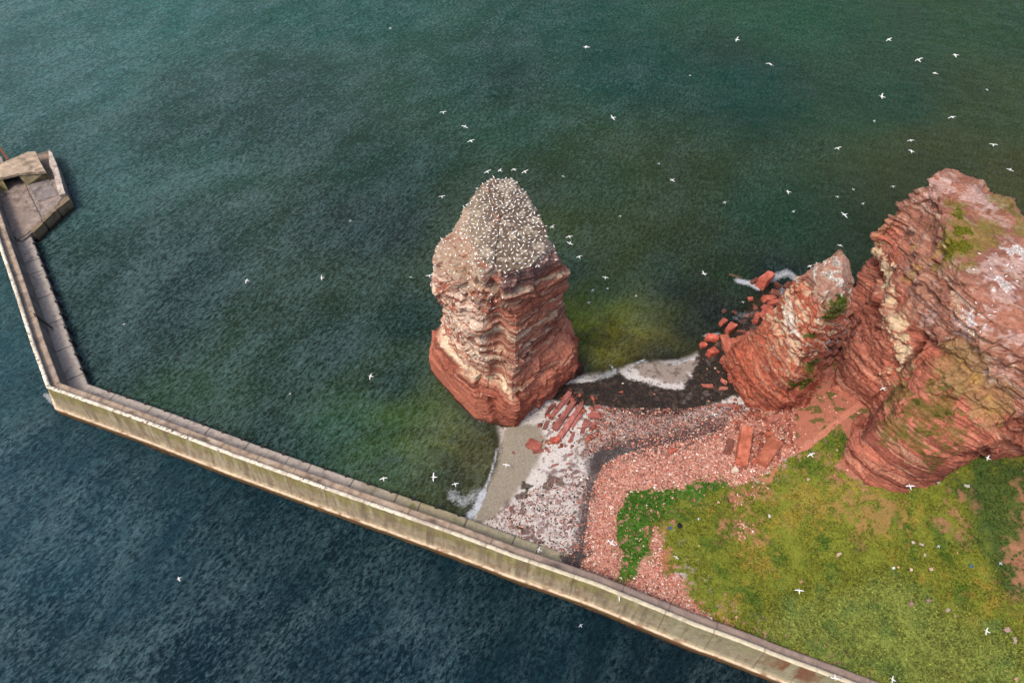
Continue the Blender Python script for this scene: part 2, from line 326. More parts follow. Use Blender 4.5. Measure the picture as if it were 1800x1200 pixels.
_n = len(_c); _D = ((_c[:, None, :2] - _c[None, :, :2]) ** 2).sum(-1); _K = _u(_D) + np.eye(_n) * 30
_Pm = np.c_[np.ones(_n), _c[:, :2]]; _M = np.block([[_K, _Pm], [_Pm.T, np.zeros((3, 3))]])
_w = np.linalg.solve(_M, np.r_[_c[:, 2], 0, 0, 0])
def ground_z(p):
    z = _w[_n] + _w[_n + 1] * p[:, 0] + _w[_n + 2] * p[:, 1]
    for k in range(_n): z = z + _w[k] * _u((p[:, 0] - _c[k, 0]) ** 2 + (p[:, 1] - _c[k, 1]) ** 2)
    return np.clip(z, -6, 12)
def gz(x, y): return float(ground_z(np.array([[x, y]]))[0])
def on_ground(px, py):
    "point of the ground seen at this pixel"
    z = 2.0
    for _ in range(12):
        q = P(px, py, z); z = .5 * z + .5 * max(gz(q[0], q[1]), -.1)
    return np.array(P(px, py, z))
# ------------------------------------------------------------------ ground colour and relief, in world metres
def G(pts): return [tuple(on_ground(x, y)[:2]) for x, y in pts]
Z = {}
def zones():
    Z['wetsand'] = G([(900, 744), (950, 745), (962, 775), (940, 820), (905, 870), (870, 912), (835, 920), (838, 905), (855, 850), (878, 795), (884, 757)])
    Z['mauve'] = G([(955, 850), (1000, 820), (1040, 835), (1032, 900), (1024, 970), (1010, 995), (930, 965), (850, 925), (880, 895)])
    Z['darkrock'] = G([(960, 700), (985, 676), (1012, 672), (1050, 668), (1090, 657), (1110, 664), (1135, 674), (1160, 680), (1200, 684), (1214, 660), (1222, 636), (1226, 606), (1256, 570), (1290, 530), (1330, 480), (1400, 480), (1400, 560), (1340, 600), (1330, 650), (1294, 700), (1240, 712), (1200, 728), (1130, 732), (1090, 726), (1060, 714), (1010, 712)])
    Z['tongue'] = G([(1100, 640), (1130, 630), (1180, 643), (1218, 632), (1224, 640), (1205, 666), (1180, 680), (1150, 668), (1120, 652)])
    Z['mottle'] = G([(1060, 716), (1200, 718), (1290, 706), (1330, 720), (1340, 750), (1260, 765), (1180, 785), (1070, 790), (1020, 800), (1040, 750)])
    Z['pebble'] = G([(1046, 846), (1060, 818), (1088, 800), (1130, 788), (1200, 776), (1270, 755), (1290, 730), (1330, 722), (1400, 716), (1400, 800), (1330, 850), (1300, 890), (1200, 900), (1180, 940), (1190, 1000), (1230, 1040), (1250, 1080), (1400, 1140), (1380, 1160), (1230, 1090), (1100, 1040), (1020, 1005), (1030, 930), (1040, 860)])
    Z['talus'] = G([(1330, 740), (1370, 712), (1430, 690), (1445, 640), (1500, 560), (1560, 700), (1525, 715), (1510, 760), (1492, 830), (1500, 860), (1478, 852), (1474, 800), (1476, 770), (1470, 745), (1440, 765), (1400, 795), (1375, 800), (1345, 790)])
    Z['grass'] = G([(1084, 900), (1100, 866), (1160, 856), (1220, 850), (1275, 838), (1290, 856), (1335, 836), (1378, 802), (1404, 796), (1442, 762), (1470, 742), (1482, 760), (1482, 830), (1520, 850), (1640, 800), (2300, 600), (2300, 1500), (1560, 1330), (1490, 1200), (1400, 1155), (1300, 1118), (1250, 1088), (1225, 1066), (1200, 1020), (1166, 1006), (1160, 960), (1152, 930), (1146, 990), (1122, 1014), (1092, 1018), (1084, 960)])
    Z['rim'] = G([(1078, 900), (1096, 860), (1160, 850), (1220, 846), (1280, 832), (1292, 850), (1240, 872), (1180, 884), (1150, 920), (1150, 985), (1118, 1024), (1084, 1004)])
    Z['light'] = G([(1380, 1060), (1480, 1030), (1560, 1010), (1660, 1070), (1760, 1110), (1830, 1130), (1830, 1240), (1480, 1230), (1400, 1150), (1330, 1110)])
    Z['deepg'] = G([(1680, 840), (1760, 800), (1860, 800), (1860, 1060), (1760, 1040), (1720, 960)])
    Z['bare1'] = G([(1478, 850), (1530, 870), (1570, 890), (1560, 940), (1510, 950), (1470, 900)])
    Z['bare2'] = G([(1792, 870), (1860, 850), (1860, 1080), (1800, 1030), (1780, 960), (1786, 910)])
    Z['bare3'] = G([(1664, 884), (1690, 878), (1698, 900), (1688, 935), (1668, 920)])
    Z['bare4'] = G([(1290, 912), (1330, 920), (1330, 940), (1300, 950), (1285, 935)])
    Z['bare5'] = G([(1150, 940), (1166, 935), (1164, 1010), (1150, 1010)])
    Z['bare6'] = G([(1290, 870), (1340, 845), (1350, 858), (1320, 885), (1290, 895)])
    Z['path'] = G([(1512, 712), (1470, 742), (1440, 768), (1418, 786), (1392, 794), (1372, 790)])
    Z['path2'] = G([(1362, 800), (1364, 822), (1352, 845), (1338, 842)])
    Z['dg1'] = G([(1046, 816), (1080, 792), (1150, 780), (1200, 770), (1268, 752)]); Z['dg2'] = G([(1052, 800), (1040, 850), (1026, 910), (1024, 960), (1012, 1004)])
    Z['weed'] = G([(975, 850), (925, 860), (912, 900), (905, 940)])
    Z['weed2'] = G([(1030, 975), (985, 985), (950, 985)])
def ground_colour(p, z):
    n1 = fbm(p, (3, 3, 1), 4, 61); n2 = fbm(p, (1.1, 1.1, 1), 3, 67); n3 = fbm(p, (9, 9, 1), 3, 71); n4 = fbm(p, (.5, .5, 1), 2, 77)
    def wgt(name, jit=1.2, soft=.5): return sstep(sdf(p, Z[name]) + jit * n1 + .6 * jit * n2, -soft, soft)
    c = np.tile(A(186, 178, 170), (len(p), 1)) * (1 + .12 * n2)[:, None]
    c = mix(c, A(156, 104, 84), sstep(z + .6 * n1, 4.6, 6.0))
    # flecks of weed and stones on the dry sand
    fl = sstep(n4 * .7 + n2 * .55 + .12 * n3, .26, .36); c = mix(c, A(108, 82, 74), fl * .75)
    c = mix(c, A(134, 124, 108), wgt('wetsand', .8))
    wd = np.exp(-(dline(p, Z['weed']) / 2.6) ** 2); c = mix(c, A(48, 48, 26), sstep(n2 * .7 + n1 * .5 + wd, .85, 1.0))
    c = mix(c, A(140, 122, 116), wgt('mauve', 2.5, 1.6) * .7 * sstep(n4 + .5 * n2, -.3, .3)); c = mix(c, A(96, 78, 74), wgt('mauve', 2.5, 1.6) * sstep(n1 * .6 + n2 * .5 + .3 * n4, .1, .32) * .8)
    m = wgt('mottle', 3, 1.6); c = mix(c, A(150, 138, 128), m * .7); c = mix(c, A(92, 76, 70), m * sstep(n2 * .6 + n4 * .6, -.1, .2) * .85); c = mix(c, A(150, 90, 74), m * sstep(n4, .3, .45) * .7)
    c = mix(c, A(40, 33, 27), wgt('darkrock', 1.2, .5)); dk = wgt('darkrock', 1.2, .5); c = mix(c, A(104, 92, 82), dk * sstep(n2 * .8 + n1 * .6 + n4 * .3, .22, .4) * .6); c = mix(c, A(64, 46, 38), dk * sstep(n4 + n2 * .3, .1, .4) * .8)
    c = mix(c, A(140, 126, 114), wgt('tongue', 1.6, .4)); c = mix(c, A(70, 58, 50), wgt('tongue', 1.6, .4) * sstep(n2 + n4 * .5, .25, .45) * .6)
    pb = wgt('pebble', 2.4, .9); c = mix(c, A(180, 128, 110), pb); c = mix(c, A(134, 88, 76), pb * sstep(n4, .05, .35) * .7); c = mix(c, A(176, 128, 108), pb * sstep(n4, -.25, -.45) * .7)
    d = dline(p, Z['dg1']) + n1 * 1.8 + n2 * .8; c = mix(c, A(58, 50, 49), (1 - sstep(d, 1.1, 3.4)) * .85)
    d = dline(p, Z['dg2']) + n1 * .9; c = mix(c, A(66, 54, 52), (1 - sstep(d + .8 * n2, .5, 1.9)) * .8)
    d = dline(p, Z['weed2']) + n2 * 1.4; c = mix(c, A(48, 40, 36), (1 - sstep(d, .5, 1.3)) * .9)
    t = wgt('talus', .8, .6); c = mix(c, A(158, 98, 78), t); c = mix(c, A(64, 78, 26), t * sstep(n2 * .7 + n1 * .4, .12, .3) * .8)
    # grass
    g = wgt('grass', 2.0, .6) * (1 - .9 * sstep(n4 * .7 + n2 * .6, .28, .36) * (1 - sstep(sdf(p, Z['grass']), 1, 7)))
    gc = np.tile(A(110, 114, 36), (len(p), 1)); gc = mix(gc, A(78, 98, 28), sstep(n1 * .8 + n2 * .4, -.1, .4)); gc = mix(gc, A(140, 118, 56), sstep(n3 * .9 + n2 * .7, .18, .55) * .7)
    gc = mix(gc, A(130, 120, 24), sstep(n2 + n3 * .5, .3, .6) * .5)
    gc = mix(gc, A(62, 100, 26), wgt('rim', 1.6, 1.2)); gc = mix(gc, A(120, 130, 60), wgt('light', 3, 3) * .8); gc = mix(gc, A(52, 76, 34), wgt('deepg', 3, 3) * .75)
    gc = mix(gc, A(92, 112, 52), wgt('light', 3, 3) * sstep(n1, 0, .4) * .7)
    c = mix(c, gc, g)
    for k, cc in (('bare1', (136, 100, 62)), ('bare2', (164, 106, 86)), ('bare3', (156, 100, 80)), ('bare4', (158, 104, 78)), ('bare5', (160, 92, 74)), ('bare6', (160, 100, 76))):
        c = mix(c, A(*cc), wgt(k, 4.5, 2.2) * .65 * sstep(n2 + n4 * .5, -.5, 0))
    c = mix(c, A(176, 112, 90), 1 - sstep(dline(p, Z['path']) + .2 * n2, .45, .8)); c = mix(c, A(160, 108, 76), 1 - sstep(dline(p, Z['path2']) + .2 * n2, .3, .6))
    # wet and submerged ground
    under = sstep(-z + .1 * n2, .05, .5); sb = np.tile(A(70, 66, 40), (len(p), 1)); sb = mix(sb, A(28, 26, 18), sstep(n1 + n2 * .4, -.1, .25))
    c = mix(c, sb, under)
    return c, g, pb
def build_ground():
    zones()
    xs = np.arange(-26, 118, .2); ys = np.arange(8, 118, .2)
    X, Y = np.meshgrid(xs, ys, indexing='ij'); p = np.c_[X.ravel(), Y.ravel()]
    z = ground_z(p); out = outside(p)
    dw = dline(p, wall_poly)
    c, g, pb = ground_colour(p, z)
    z = z + .10 * fbm(p, (1.6, 1.6, 1), 4, 81) + .3 * sstep(sdf(p, Z['darkrock']), 0, 1) * fbm(p, (.9, .9, 1), 3, 82) + g * (.22 * fbm(p, (2.6, 2.6, 1), 4, 83)) + pb * .12 * fbm(p, (.6, .6, 1), 2, 85)
    z = np.where(out, -6, z); z = np.where(~out & (dw < 1.4), -1, z)
    F = gridf(len(xs), len(ys)); zf = z[F]; F = F[~(zf < -4.9).all(1)]
    o = mesh('ground', np.c_[p, z], F, M_ground, col=c, smooth=True)
    tag(o, 'beach, stony shore and grassy slope inside the seawall', 'ground', kind='structure')
    return p, z, c

# ------------------------------------------------------------------ lofted rock: a net of surveyed world points, refined, layered and fractured
def crom(Pn, u):
    "Catmull-Rom/linear blend of rows Pn at parameters u (clamped)"
    n = len(Pn); i = np.clip(np.floor(u).astype(int), 0, n - 2); t = (u - i)[:, None]
    sh = (len(u),) + (1,) * (Pn.ndim - 1); t = t.reshape(sh)
    p0 = Pn[np.clip(i - 1, 0, n - 1)]; p1 = Pn[i]; p2 = Pn[i + 1]; p3 = Pn[np.clip(i + 2, 0, n - 1)]
    cr = .5 * (2 * p1 + (p2 - p0) * t + (2 * p0 - 5 * p1 + 4 * p2 - p3) * t * t + (3 * p1 - p0 - 3 * p2 + p3) * t ** 3)
    return cr * .3 + (p1 * (1 - t) + p2 * t) * .7
def refine(net, step, closed):
    net = np.asarray(net, float)       # rows(K) x cols(M) x 3
    K, Mc = net.shape[:2]
    seg = np.linalg.norm(np.diff(net, axis=0), axis=2).max(1); nk = np.maximum(2, (seg / step).astype(int))
    u = np.concatenate([np.arange(n) / n + i for i, n in enumerate(nk)] + [[K - 1 - 1e-9]])
    A1 = crom(net, u)
    B1 = A1.transpose(1, 0, 2)
    if closed: B1 = np.concatenate([B1[-2:], B1, B1[:3]], 0)
    seg = np.linalg.norm(np.diff(B1, axis=0), axis=2).max(1); nk = np.maximum(2, (seg / step).astype(int))
    a, b = (2, len(B1) - 3) if closed else (0, len(B1) - 1)
    v = np.concatenate([np.arange(nk[i]) / nk[i] + i for i in range(a, b)] + ([] if closed else [[b - 1e-9]]))
    G1 = crom(B1, v).transpose(1, 0, 2)
    return G1
def normals(G1, closed):
    du = np.gradient(G1, axis=0)
    if closed:
        E = np.concatenate([G1[:, -2:], G1, G1[:, :2]], 1); dv = np.gradient(E, axis=1)[:, 2:-2]
    else: dv = np.gradient(G1, axis=1)
    n = np.cross(dv, du); l = np.linalg.norm(n, axis=2, keepdims=True); n = n / np.maximum(l, 1e-9)
    return n
def smooth_n(n, it, closed):
    for _ in range(it):
        a = np.roll(n, 1, 1); b = np.roll(n, -1, 1)
        if not closed: a[:, 0] = n[:, 0]; b[:, -1] = n[:, -1]
        c = np.concatenate([n[:1], n[:-1]]); d = np.concatenate([n[1:], n[-1:]])
        n = n * .4 + (a + b + c + d) * .15
    return n / np.maximum(np.linalg.norm(n, axis=2, keepdims=True), 1e-9)
class Strata:
    def __init__(s, seed, lo, hi, thin, thick, dip):
        r = np.random.default_rng(seed); b = [lo]
        while b[-1] < hi: b.append(b[-1] + thin + (thick - thin) * r.random() ** 1.8)
        s.b = np.array(b); n = len(b); s.off = r.uniform(-1, 1, n); s.tone = r.random(n); s.dip = dip
    def coord(s, p, wob=.22): return p[:, 2] + p[:, 0] * s.dip[0] + p[:, 1] * s.dip[1] + wob * fbm(p, (9, 9, 9), 3, 91)
    def layer(s, q): return np.clip(np.searchsorted(s.b, q) - 1, 0, len(s.b) - 2)
    def micro(s, q):
        r = np.random.default_rng(99); b = np.cumsum(r.uniform(.18, .8, 900)) + s.b[0]; o = r.uniform(-1, 1, 900); i = np.clip(np.searchsorted(b, q), 0, 898)
        t = sstep((b[i] - q), .0, .09); return o[i] * t + o[i + 1] * (1 - t)
    def step(s, q, w=.16):
        i = s.layer(q); t = (q - s.b[i]); th = s.b[i + 1] - s.b[i]; up = sstep(t, th - w, th + w * .2); j = np.minimum(i + 1, len(s.off) - 1)
        return s.off[i] * (1 - up) + s.off[j] * up, i, t / th
def rockify(G1, closed, st, amp=.6, blk=.35, blkw=3.0, lump=.8, fine=.18, seed=1, calm=None, nit=14, fac=(5.0, .17, 1.7, .18), mic=.15):
    nu, nv = G1.shape[:2]; n = smooth_n(normals(G1, closed), nit, closed).reshape(-1, 3); p = G1.reshape(-1, 3)
    arc = np.concatenate([np.zeros((nu, 1)), np.cumsum(np.linalg.norm(np.diff(G1, axis=1), axis=2), 1)], 1)
    arc = np.tile(arc[nu // 3], (nu, 1)).ravel()
    q = st.coord(p); s1, i, t = st.step(q)
    mod = .55 + .6 * fbm(p, (7, 7, 4), 2, seed + 3)
    k = (1 - np.abs(n[:, 2]) ** 3)       # little stepping on flat tops
    w = blkw * (.6 + .9 * hsh(i, seed + 5)); a2 = arc / w + hsh(i, seed + 6) * 7 + .25 * vn(p * .5, seed + 8); bi = np.floor(a2); fr = a2 - bi
    bh = hsh(bi.astype(np.int64) * 131 + i * 7, seed + 7) * 2 - 1
    edge = np.minimum(fr, 1 - fr) * w
    d = amp * s1 * mod * k + blk * bh * k * sstep(edge, 0, .18) - .22 * (1 - sstep(edge, 0, .16)) * k
    lv = lump * 2.1 * fbm(p, (6, 6, 9), 3, seed + 10) / .62; lf_ = np.floor(lv); d += (.62 * (lf_ + sstep(lv - lf_, .72, 1.0)) + .12 * lv) * (lump > .3)
    d += 0 + fine * 2 * fbm(p, (1.3, 1.3, .6), 4, seed + 14) - .3 * lump * np.maximum(0, fbm(p, (2.4, 2.4, 5), 2, seed + 20, ridged=True) - .3)
    wq = np.c_[arc + .5 * vn(p * .3, 5), q * 1.25 + .5 * vn(p * .3, 6)]; d += (facets(wq, fac[0], fac[1], seed + 60) + facets(wq, fac[2], fac[3], seed + 61)) * (.4 + .6 * k) + mic * st.micro(q) * k * (.3 + 1.4 * sstep(vn(p / 4.5, seed + 70), -.3, .5))
    d -= np.mean(d)
    # cells: fractured faces
    d1, d2, ch = cells(np.c_[arc + .4 * q, q * 1.6], 2.2, seed + 30); d += .25 * blk * (ch - .5) * 2 - .18 * (1 - sstep(d2 - d1, 0, .12)) * k
    if calm is not None: d = d * calm(p)
    Pn = p + n * d[:, None]
    G2 = Pn.reshape(nu, nv, 3); n2 = normals(G2, closed).reshape(-1, 3)
    return G2, n2, q, i, t, d, st.tone[i]
def rock_paint(p, n2, q, i, tone, d, seed, red=(170, 100, 78), dark=(100, 54, 44), pale=(208, 160, 134)):
    n1 = fbm(p, (3, 3, 1.2), 4, seed + 40); n3 = fbm(p, (1, 1, .5), 3, seed + 44); band = fbm(np.c_[p[:, :2] * .15, q[:, None] * 1.0], (1, 1, .55), 4, seed + 48)
    c = np.tile(A(*red), (len(p), 1)); c = mix(c, A(*dark), sstep(tone + .5 * n1, .55, .85) * .75); c = mix(c, A(*pale), sstep(band + .35 * n3, .28, .55) * .45)
    c = mix(c, A(*dark), sstep(-n1 + .4 * n3, .25, .6) * .5); c = mix(c, A(150, 90, 78), sstep(n1, .3, .6) * .4)
    st1 = fbm(np.c_[p[:, :2], q], (9, 9, .24), 3, seed + 52); st2 = fbm(np.c_[p[:, :2], q], (14, 14, .6), 3, seed + 56)
    c = mix(c, A(*dark) * .75, sstep(st1, .12, .4) * .7); c = mix(c, A(*pale), sstep(-st1, .22, .45) * .4); c = mix(c, A(206, 164, 134), sstep(st2, .32, .5) * .25)
    return c, n1, n3, band
def dpoly(pp, pts):
    r_ = np.full(len(pp), 1e9)
    for a, b in zip(pts[:-1], pts[1:]):
        a = np.array(a); b = np.array(b); ab = b - a; tt = np.clip(((pp - a) @ ab) / (ab @ ab), 0, 1); r_ = np.minimum(r_, np.linalg.norm(pp - a - tt[:, None] * ab, axis=1))
    return r_
def ring(px, back=None): return [P(*a) if len(a) == 3 and not (isinstance(a, tuple) and len(a) == 4) else a for a in px]
def Wd(x, y, z): return ('w', x, y, z)
def row(*a): return [([b[1], b[2], b[3]] if b[0] == 'w' else P(*b)) for b in a]

def build_stack():
    # columns: left-back, left, mid-left, front-left, gully, corner, right-mid, right, right-back, back..., back-left
    def bk(z, k):   # hidden back columns, tapering from foot to top
        f = [(14.5, 93), (11.5, 99.5), (6, 104.5), (-2, 106.5), (-9, 105), (-14, 100.5)]
        g = [tuple(at(950, 385, 45)[:2]), tuple(at(926, 338, 45)[:2]), tuple(at(904, 315, 45)[:2]), tuple(at(873, 310, 45)[:2]), tuple(at(842, 324, 45)[:2]), tuple(at(820, 355, 45)[:2])]
        return [Wd(a[0] * (1 - k) + b[0] * k, a[1] * (1 - k) + b[1] * k, z) for a, b in zip(f, g)]
    net = [row((770, 605, -4), (757, 665, -4), (797, 712, -4), (835, 752, -4), (870, 758, -4), (905, 768, -4), (957, 722, -4), (1011, 680, -4), *bk(-4, 0)),
        row((768, 602, 0), (757, 652, 0), (797, 697, 0), (835, 737, 0), (870, 744, 0), (905, 753, 0), (957, 709, 0), (1010, 664, 0), *bk(0, 0)),
        row((764, 580, 7.5), (757, 616, 7.5), (792, 662, 6.5), (834, 706, 5.8), (866, 714, 5), (904, 717, 8), (958, 668, 9), (1012, 626, 9.5), *bk(9, .02)),
        row((770, 572, 11), (770, 603, 10.5), (803, 645, 11), (842, 684, 9.5), (870, 690, 9), (902, 697, 11), (955, 650, 12), (1000, 605, 12), *bk(11, .12)),
        row((785, 560, 14), (791, 598, 13), (816, 640, 12.5), (850, 675, 11), (872, 670, 12), (899, 672, 15), (942, 631, 14.5), (977, 597, 13.5), *bk(14, .35)),
        row((786, 535, 20), (791, 570, 19), (812, 608, 18.5), (843, 640, 17), (875, 625, 20), (906, 628, 21), (944, 595, 20), (977, 566, 19), *bk(20, .42)),
        row((780, 505, 26), (784, 540, 25.5), (808, 575, 24), (843, 608, 23), (876, 585, 26), (908, 588, 28), (948, 558, 27), (982, 533, 26), *bk(27, .5)),
        row((772, 470, 32), (769, 505, 32), (800, 540, 30), (838, 570, 29.5), (873, 548, 33), (908, 553, 33.5), (952, 525, 33), (995, 500, 32), *bk(33, .62)),
        row((780, 440, 37), (772, 468, 37), (802, 495, 37), (838, 525, 36), (864, 512, 38.5), (888, 528, 38), (946, 500, 38), (997, 477, 37), *bk(38.5, .8)),
        row((796, 412, 42), (788, 430, 41), (818, 458, 42), (846, 482, 42), (862, 480, 44), (884, 494, 43.2), (940, 472, 43.5), (984, 456, 41.8), *bk(43, .98)),
        row((824, 385, 45), (826, 405, 45), (838, 435, 45.3), (852, 458, 45.6), (866, 466, 46), (888, 480, 45.3), (934, 458, 45), (965, 432, 44.6), *[P(*a) for a in ()] or bk(44.8, 1.03))]
    inner = np.array(net[-1]); cen = inner.mean(0); cen[2] = 46.2
    for f, zz in ((.72, .4), (.4, .8), (.1, 1.0), (.0005, 1.0)):
        r_ = cen + (inner - cen) * f; r_[:, 2] = inner[:, 2] * f + cen[2] * (1 - f) + .2; net.append([list(a) for a in r_])
    # tie the rim row to the surveyed back edge
    G1 = refine(net, .18, True)
    st = Strata(5, -12, 70, .9, 3.2, (.02, -.01))
    calm = lambda p: .3 + .7 * np.maximum(sstep(p[:, 2], 5.5, 8.5), sstep(p[:, 0], -3, 2)) * (1 - .55 * sstep(p[:, 2], 43.5, 45)) * (1 - .42 * sstep(p[:, 0], -2.5, 0) * sstep(p[:, 2], 12, 15)) 
    G2, n2, q, i, t, d, tone = rockify(G1, True, st, .6, .22, 4.5, .15, .07, 11, calm, 5, (6.5, .24, 2.4, .22), .13)
    p = G2.reshape(-1, 3); nn = smooth_n(normals(G1, True), 6, True).reshape(-1, 3)
    gl = dpoly(p, [P(864, 505, 39.5), P(874, 548, 33), P(876, 585, 26.5), P(876, 625, 20), P(873, 668, 12)]); p = p - nn * (1.0 * np.exp(-(gl / 1.5) ** 2))[:, None]
    for L_, w_, k_ in (([P(800, 500, 36), P(824, 560, 29), P(835, 610, 21)], .9, .9), ([P(935, 500, 39), P(938, 560, 27), P(930, 640, 13.5)], .5, .5), ([P(862, 700, 7), P(872, 745, .5)], .6, 1.2), ([P(884, 690, 11), P(892, 730, 3)], .35, .6), ([P(785, 470, 37), P(790, 530, 28)], .6, .7)):
        gl = dpoly(p, L_); p = p - nn * (k_ * np.exp(-(gl / w_) ** 2))[:, None]
    G2 = p.reshape(G2.shape); n2 = normals(G2, True).reshape(-1, 3)
    c, a1, a3, band = rock_paint(p, n2, q, i, tone, d, 11)
    c = mix(c, A(170, 102, 80), (1 - sstep(p[:, 2] + a1, 5.5, 7.5)) * sstep(-p[:, 0], 3, 6)); c = mix(c, A(150, 78, 58), (1 - sstep(p[:, 2] + a1, 7, 9)) * sstep(p[:, 0], -6, -2) * .5)       # smooth wave-washed plinth
    c = mix(c, A(70, 44, 32), 1 - sstep(p[:, 2] + .6 * a1, .3, 1.2))    # wet, weedy foot
    qr = p[:, 2] + .22 * np.maximum(p[:, 0], 0) + .14 * a1; front = p[:, 1] < 98
    for s0, w, k in ((26.2, .95, 1.1), (31.0, .3, .6), (36.2, .4, .6), (39.6, .6, .75), (21.6, .35, .55), (17.5, .35, .4), (12.0, .5, .5), (29.0, .2, .5), (23.4, .2, .4)): c = mix(c, A(214, 190, 160), np.exp(-((qr - s0) / w) ** 2) * k * (a3 > -.4))
    ql = p[:, 2] + .2 * a1; lf = sstep(-p[:, 0], -1.5, 1.0)
    for s0, w, k in ((11.6, 1.1, .95), (14.8, .5, .6), (19.0, .45, .7)): c = mix(c, A(216, 192, 160), np.exp(-((ql - s0) / w) ** 2) * k * lf * (a3 > -.35))
    c = mix(c, A(88, 40, 32), np.exp(-((p[:, 2] - 9.2 + a1) / .7) ** 2) * .6 * lf)
    rb = sstep(p[:, 2] + a1, 39.5, 41) * sstep(p[:, 0], -3, -1); c = mix(c, A(128, 98, 92), rb * .75); c = mix(c, A(84, 60, 60), rb * sstep(fbm(np.c_[p[:, :2], q], (5, 5, .3), 2, 77), .05, .3) * .8)
    rbn = sstep(p[:, 0], 1, 5) * (p[:, 2] < 15) * (p[:, 2] > 9) * sstep(n2[:, 2], .2, .5); c = mix(c, A(190, 118, 92), rbn * .8)
    lg = sstep(n2[:, 2], .25, .6)                                        # droppings on every ledge
    left = sstep(-p[:, 0] + 3 * a1, 3.5, 7); hi = sstep(p[:, 2], 10, 14)
    c = mix(c, A(222, 204, 180), lg * hi * (.1 + .6 * left) * sstep(a3 + .2, -.2, .2))
    c = mix(c, A(206, 176, 156), hi * left * sstep(p[:, 2], 18, 32) * sstep(a3 + a1 * .8, -.25, .2) * .66)
    hi2 = sstep(p[:, 2] + 2 * a1, 35, 41) * left; c = mix(c, A(176, 140, 118), hi2 * .55)
    top = sstep(p[:, 2] + .6 * a1, 43.6, 44.8) * sstep(n2[:, 2], .35, .7); d1, d2, ch = cells(p[:, :2], .8, 5)
    c = mix(c, A(108, 92, 77), top); c = mix(c, A(86, 70, 58), top * (1 - sstep(d1, .15, .35)) * .7); c = mix(c, A(190, 174, 152), top * sstep(a3 + ch * .3, .15, .45) * .55); rimw = sstep(p[:, 2] + .8 * a1, 41.5, 43) * (1 - top) * sstep(a3 + a1, -.1, .3); c = mix(c, A(206, 190, 170), rimw * .6)
    lg2 = sstep(p[:, 2], 34, 38) * lg * left; c = mix(c, A(150, 132, 108), lg2 * .6)
    nu, nv = G2.shape[:2]
    o = mesh('sea_stack', p, gridf(nu, nv, True), M_rock, col=c, smooth=False)
    tag(o, 'tall red layered sea stack crowded with nesting gannets on its top', 'sea stack')
    return p, n2, c

def build_pinnacle():
    rows = [[(1290, 676, 1), (1306, 712, 1.5), (1370, 728, 2.5), (1428, 705, 4), (1446, 665, 5)], [(1291, 660, 5), (1310, 700, 4.5), (1370, 719, 4.5), (1427, 697, 6), (1443, 655, 7)],
        [(1304, 646, 10), (1332, 677, 11), (1382, 692, 12), (1430, 668, 12), (1441, 628, 12.5)], [(1336, 614, 15), (1364, 634, 18), (1400, 648, 19), (1438, 628, 19), (1450, 598, 19)],
        [(1364, 568, 22), (1392, 587, 24.5), (1425, 592, 26.5), (1462, 578, 26), (1486, 560, 25)], [(1386, 532, 27), (1410, 546, 29.5), (1438, 552, 31.5), (1472, 547, 31), (1496, 528, 30)],
        [(1407, 500, 31.5), (1428, 512, 33.5), (1450, 516, 35), (1478, 510, 35), (1500, 490, 34.5)], [(1430, 477, 35.5), (1445, 479, 37), (1462, 478, 37.6), (1480, 472, 38), (1491, 457, 38)],
        [(1466, 449, 38.7), (1470, 450, 38.9), (1474, 451, 39.2), (1479, 449, 39.2), (1482, 446, 39.1)], [(1474, 439, 40.2), (1475, 440, 40.2), (1476, 440, 40.3), (1477, 440, 40.2), (1477, 438, 40.2)]]
    net = []
    for k, r_ in enumerate(rows):
        a = [np.array(P(*x)) for x in r_]; w = np.linalg.norm(a[0] - a[4]); dpt = np.array([-.1, 1., 0]) * w * .75
        mid = (a[0] + a[4]) / 2
        dz = np.array([0, 0, -1.0]) * min(1, k / 4) * w * .5; dpt = dpt * (.4 if k > 6 else .7 if k > 3 else 1); net.append([list(x) for x in a] + [list(a[4] + dpt * .5 + dz * .5), list(mid + dpt + dz), list(a[0] + dpt * .5 + dz * .5)])
    net.insert(0, [[x[0], x[1], -4] for x in net[0]])
    G1 = refine(net, .17, True); st = Strata(8, -40, 120, .8, 3.5, (.75, .15))      # steeply dipping beds
    G2, n2, q, i, t, d, tone = rockify(G1, True, st, .4, .25, 4.0, .2, .1, 23, lambda p: 1 - .8 * sstep(p[:, 2], 32, 37.5), 6, (6.0, .2, 2.2, .24), .1)
    p = G2.reshape(-1, 3); c, a1, a3, band = rock_paint(p, n2, q, i, tone, d, 23, (176, 96, 72), (124, 62, 48), (196, 140, 110))
    hi = sstep(p[:, 2] + 3 * a1, 10, 26); c = mix(c, A(206, 182, 150), hi * sstep(a3 + .7 * band + .5 * a1, .0, .3) * .8)
    c = mix(c, A(160, 128, 112), sstep(p[:, 2] + 2 * a1, 31, 35) * .75); c = mix(c, A(228, 220, 210), sstep(p[:, 2], 20, 30) * sstep(a1 + a3 * .5, .3, .42))
    for (x, y, z, rr) in ((1462, 540, 31, 3.0), (1470, 520, 33, 1.8), (1425, 590, 26, 1.3), (1428, 640, 18, 2.3), (1415, 668, 13, 2.2), (1390, 662, 15, 1.3), (1440, 612, 20, 1.2), (1395, 676, 12, 1.4)):
        e = np.linalg.norm(p - np.array(P(x, y, z)), axis=1); c = mix(c, A(84, 96, 28), sstep(rr - e + 1.6 * a3 + .8 * a1, 0, .5) * .9)
    c = mix(c, A(58, 40, 32), 1 - sstep(p[:, 2] + .5 * a1, .3, 1.3))
    o = mesh('rock_pinnacle', p, gridf(*G2.shape[:2], True), M_rock, col=c)
    tag(o, 'slender pointed red and white rock pinnacle with green tufts beside the big cliff', 'rock pinnacle')
    return p, n2, c

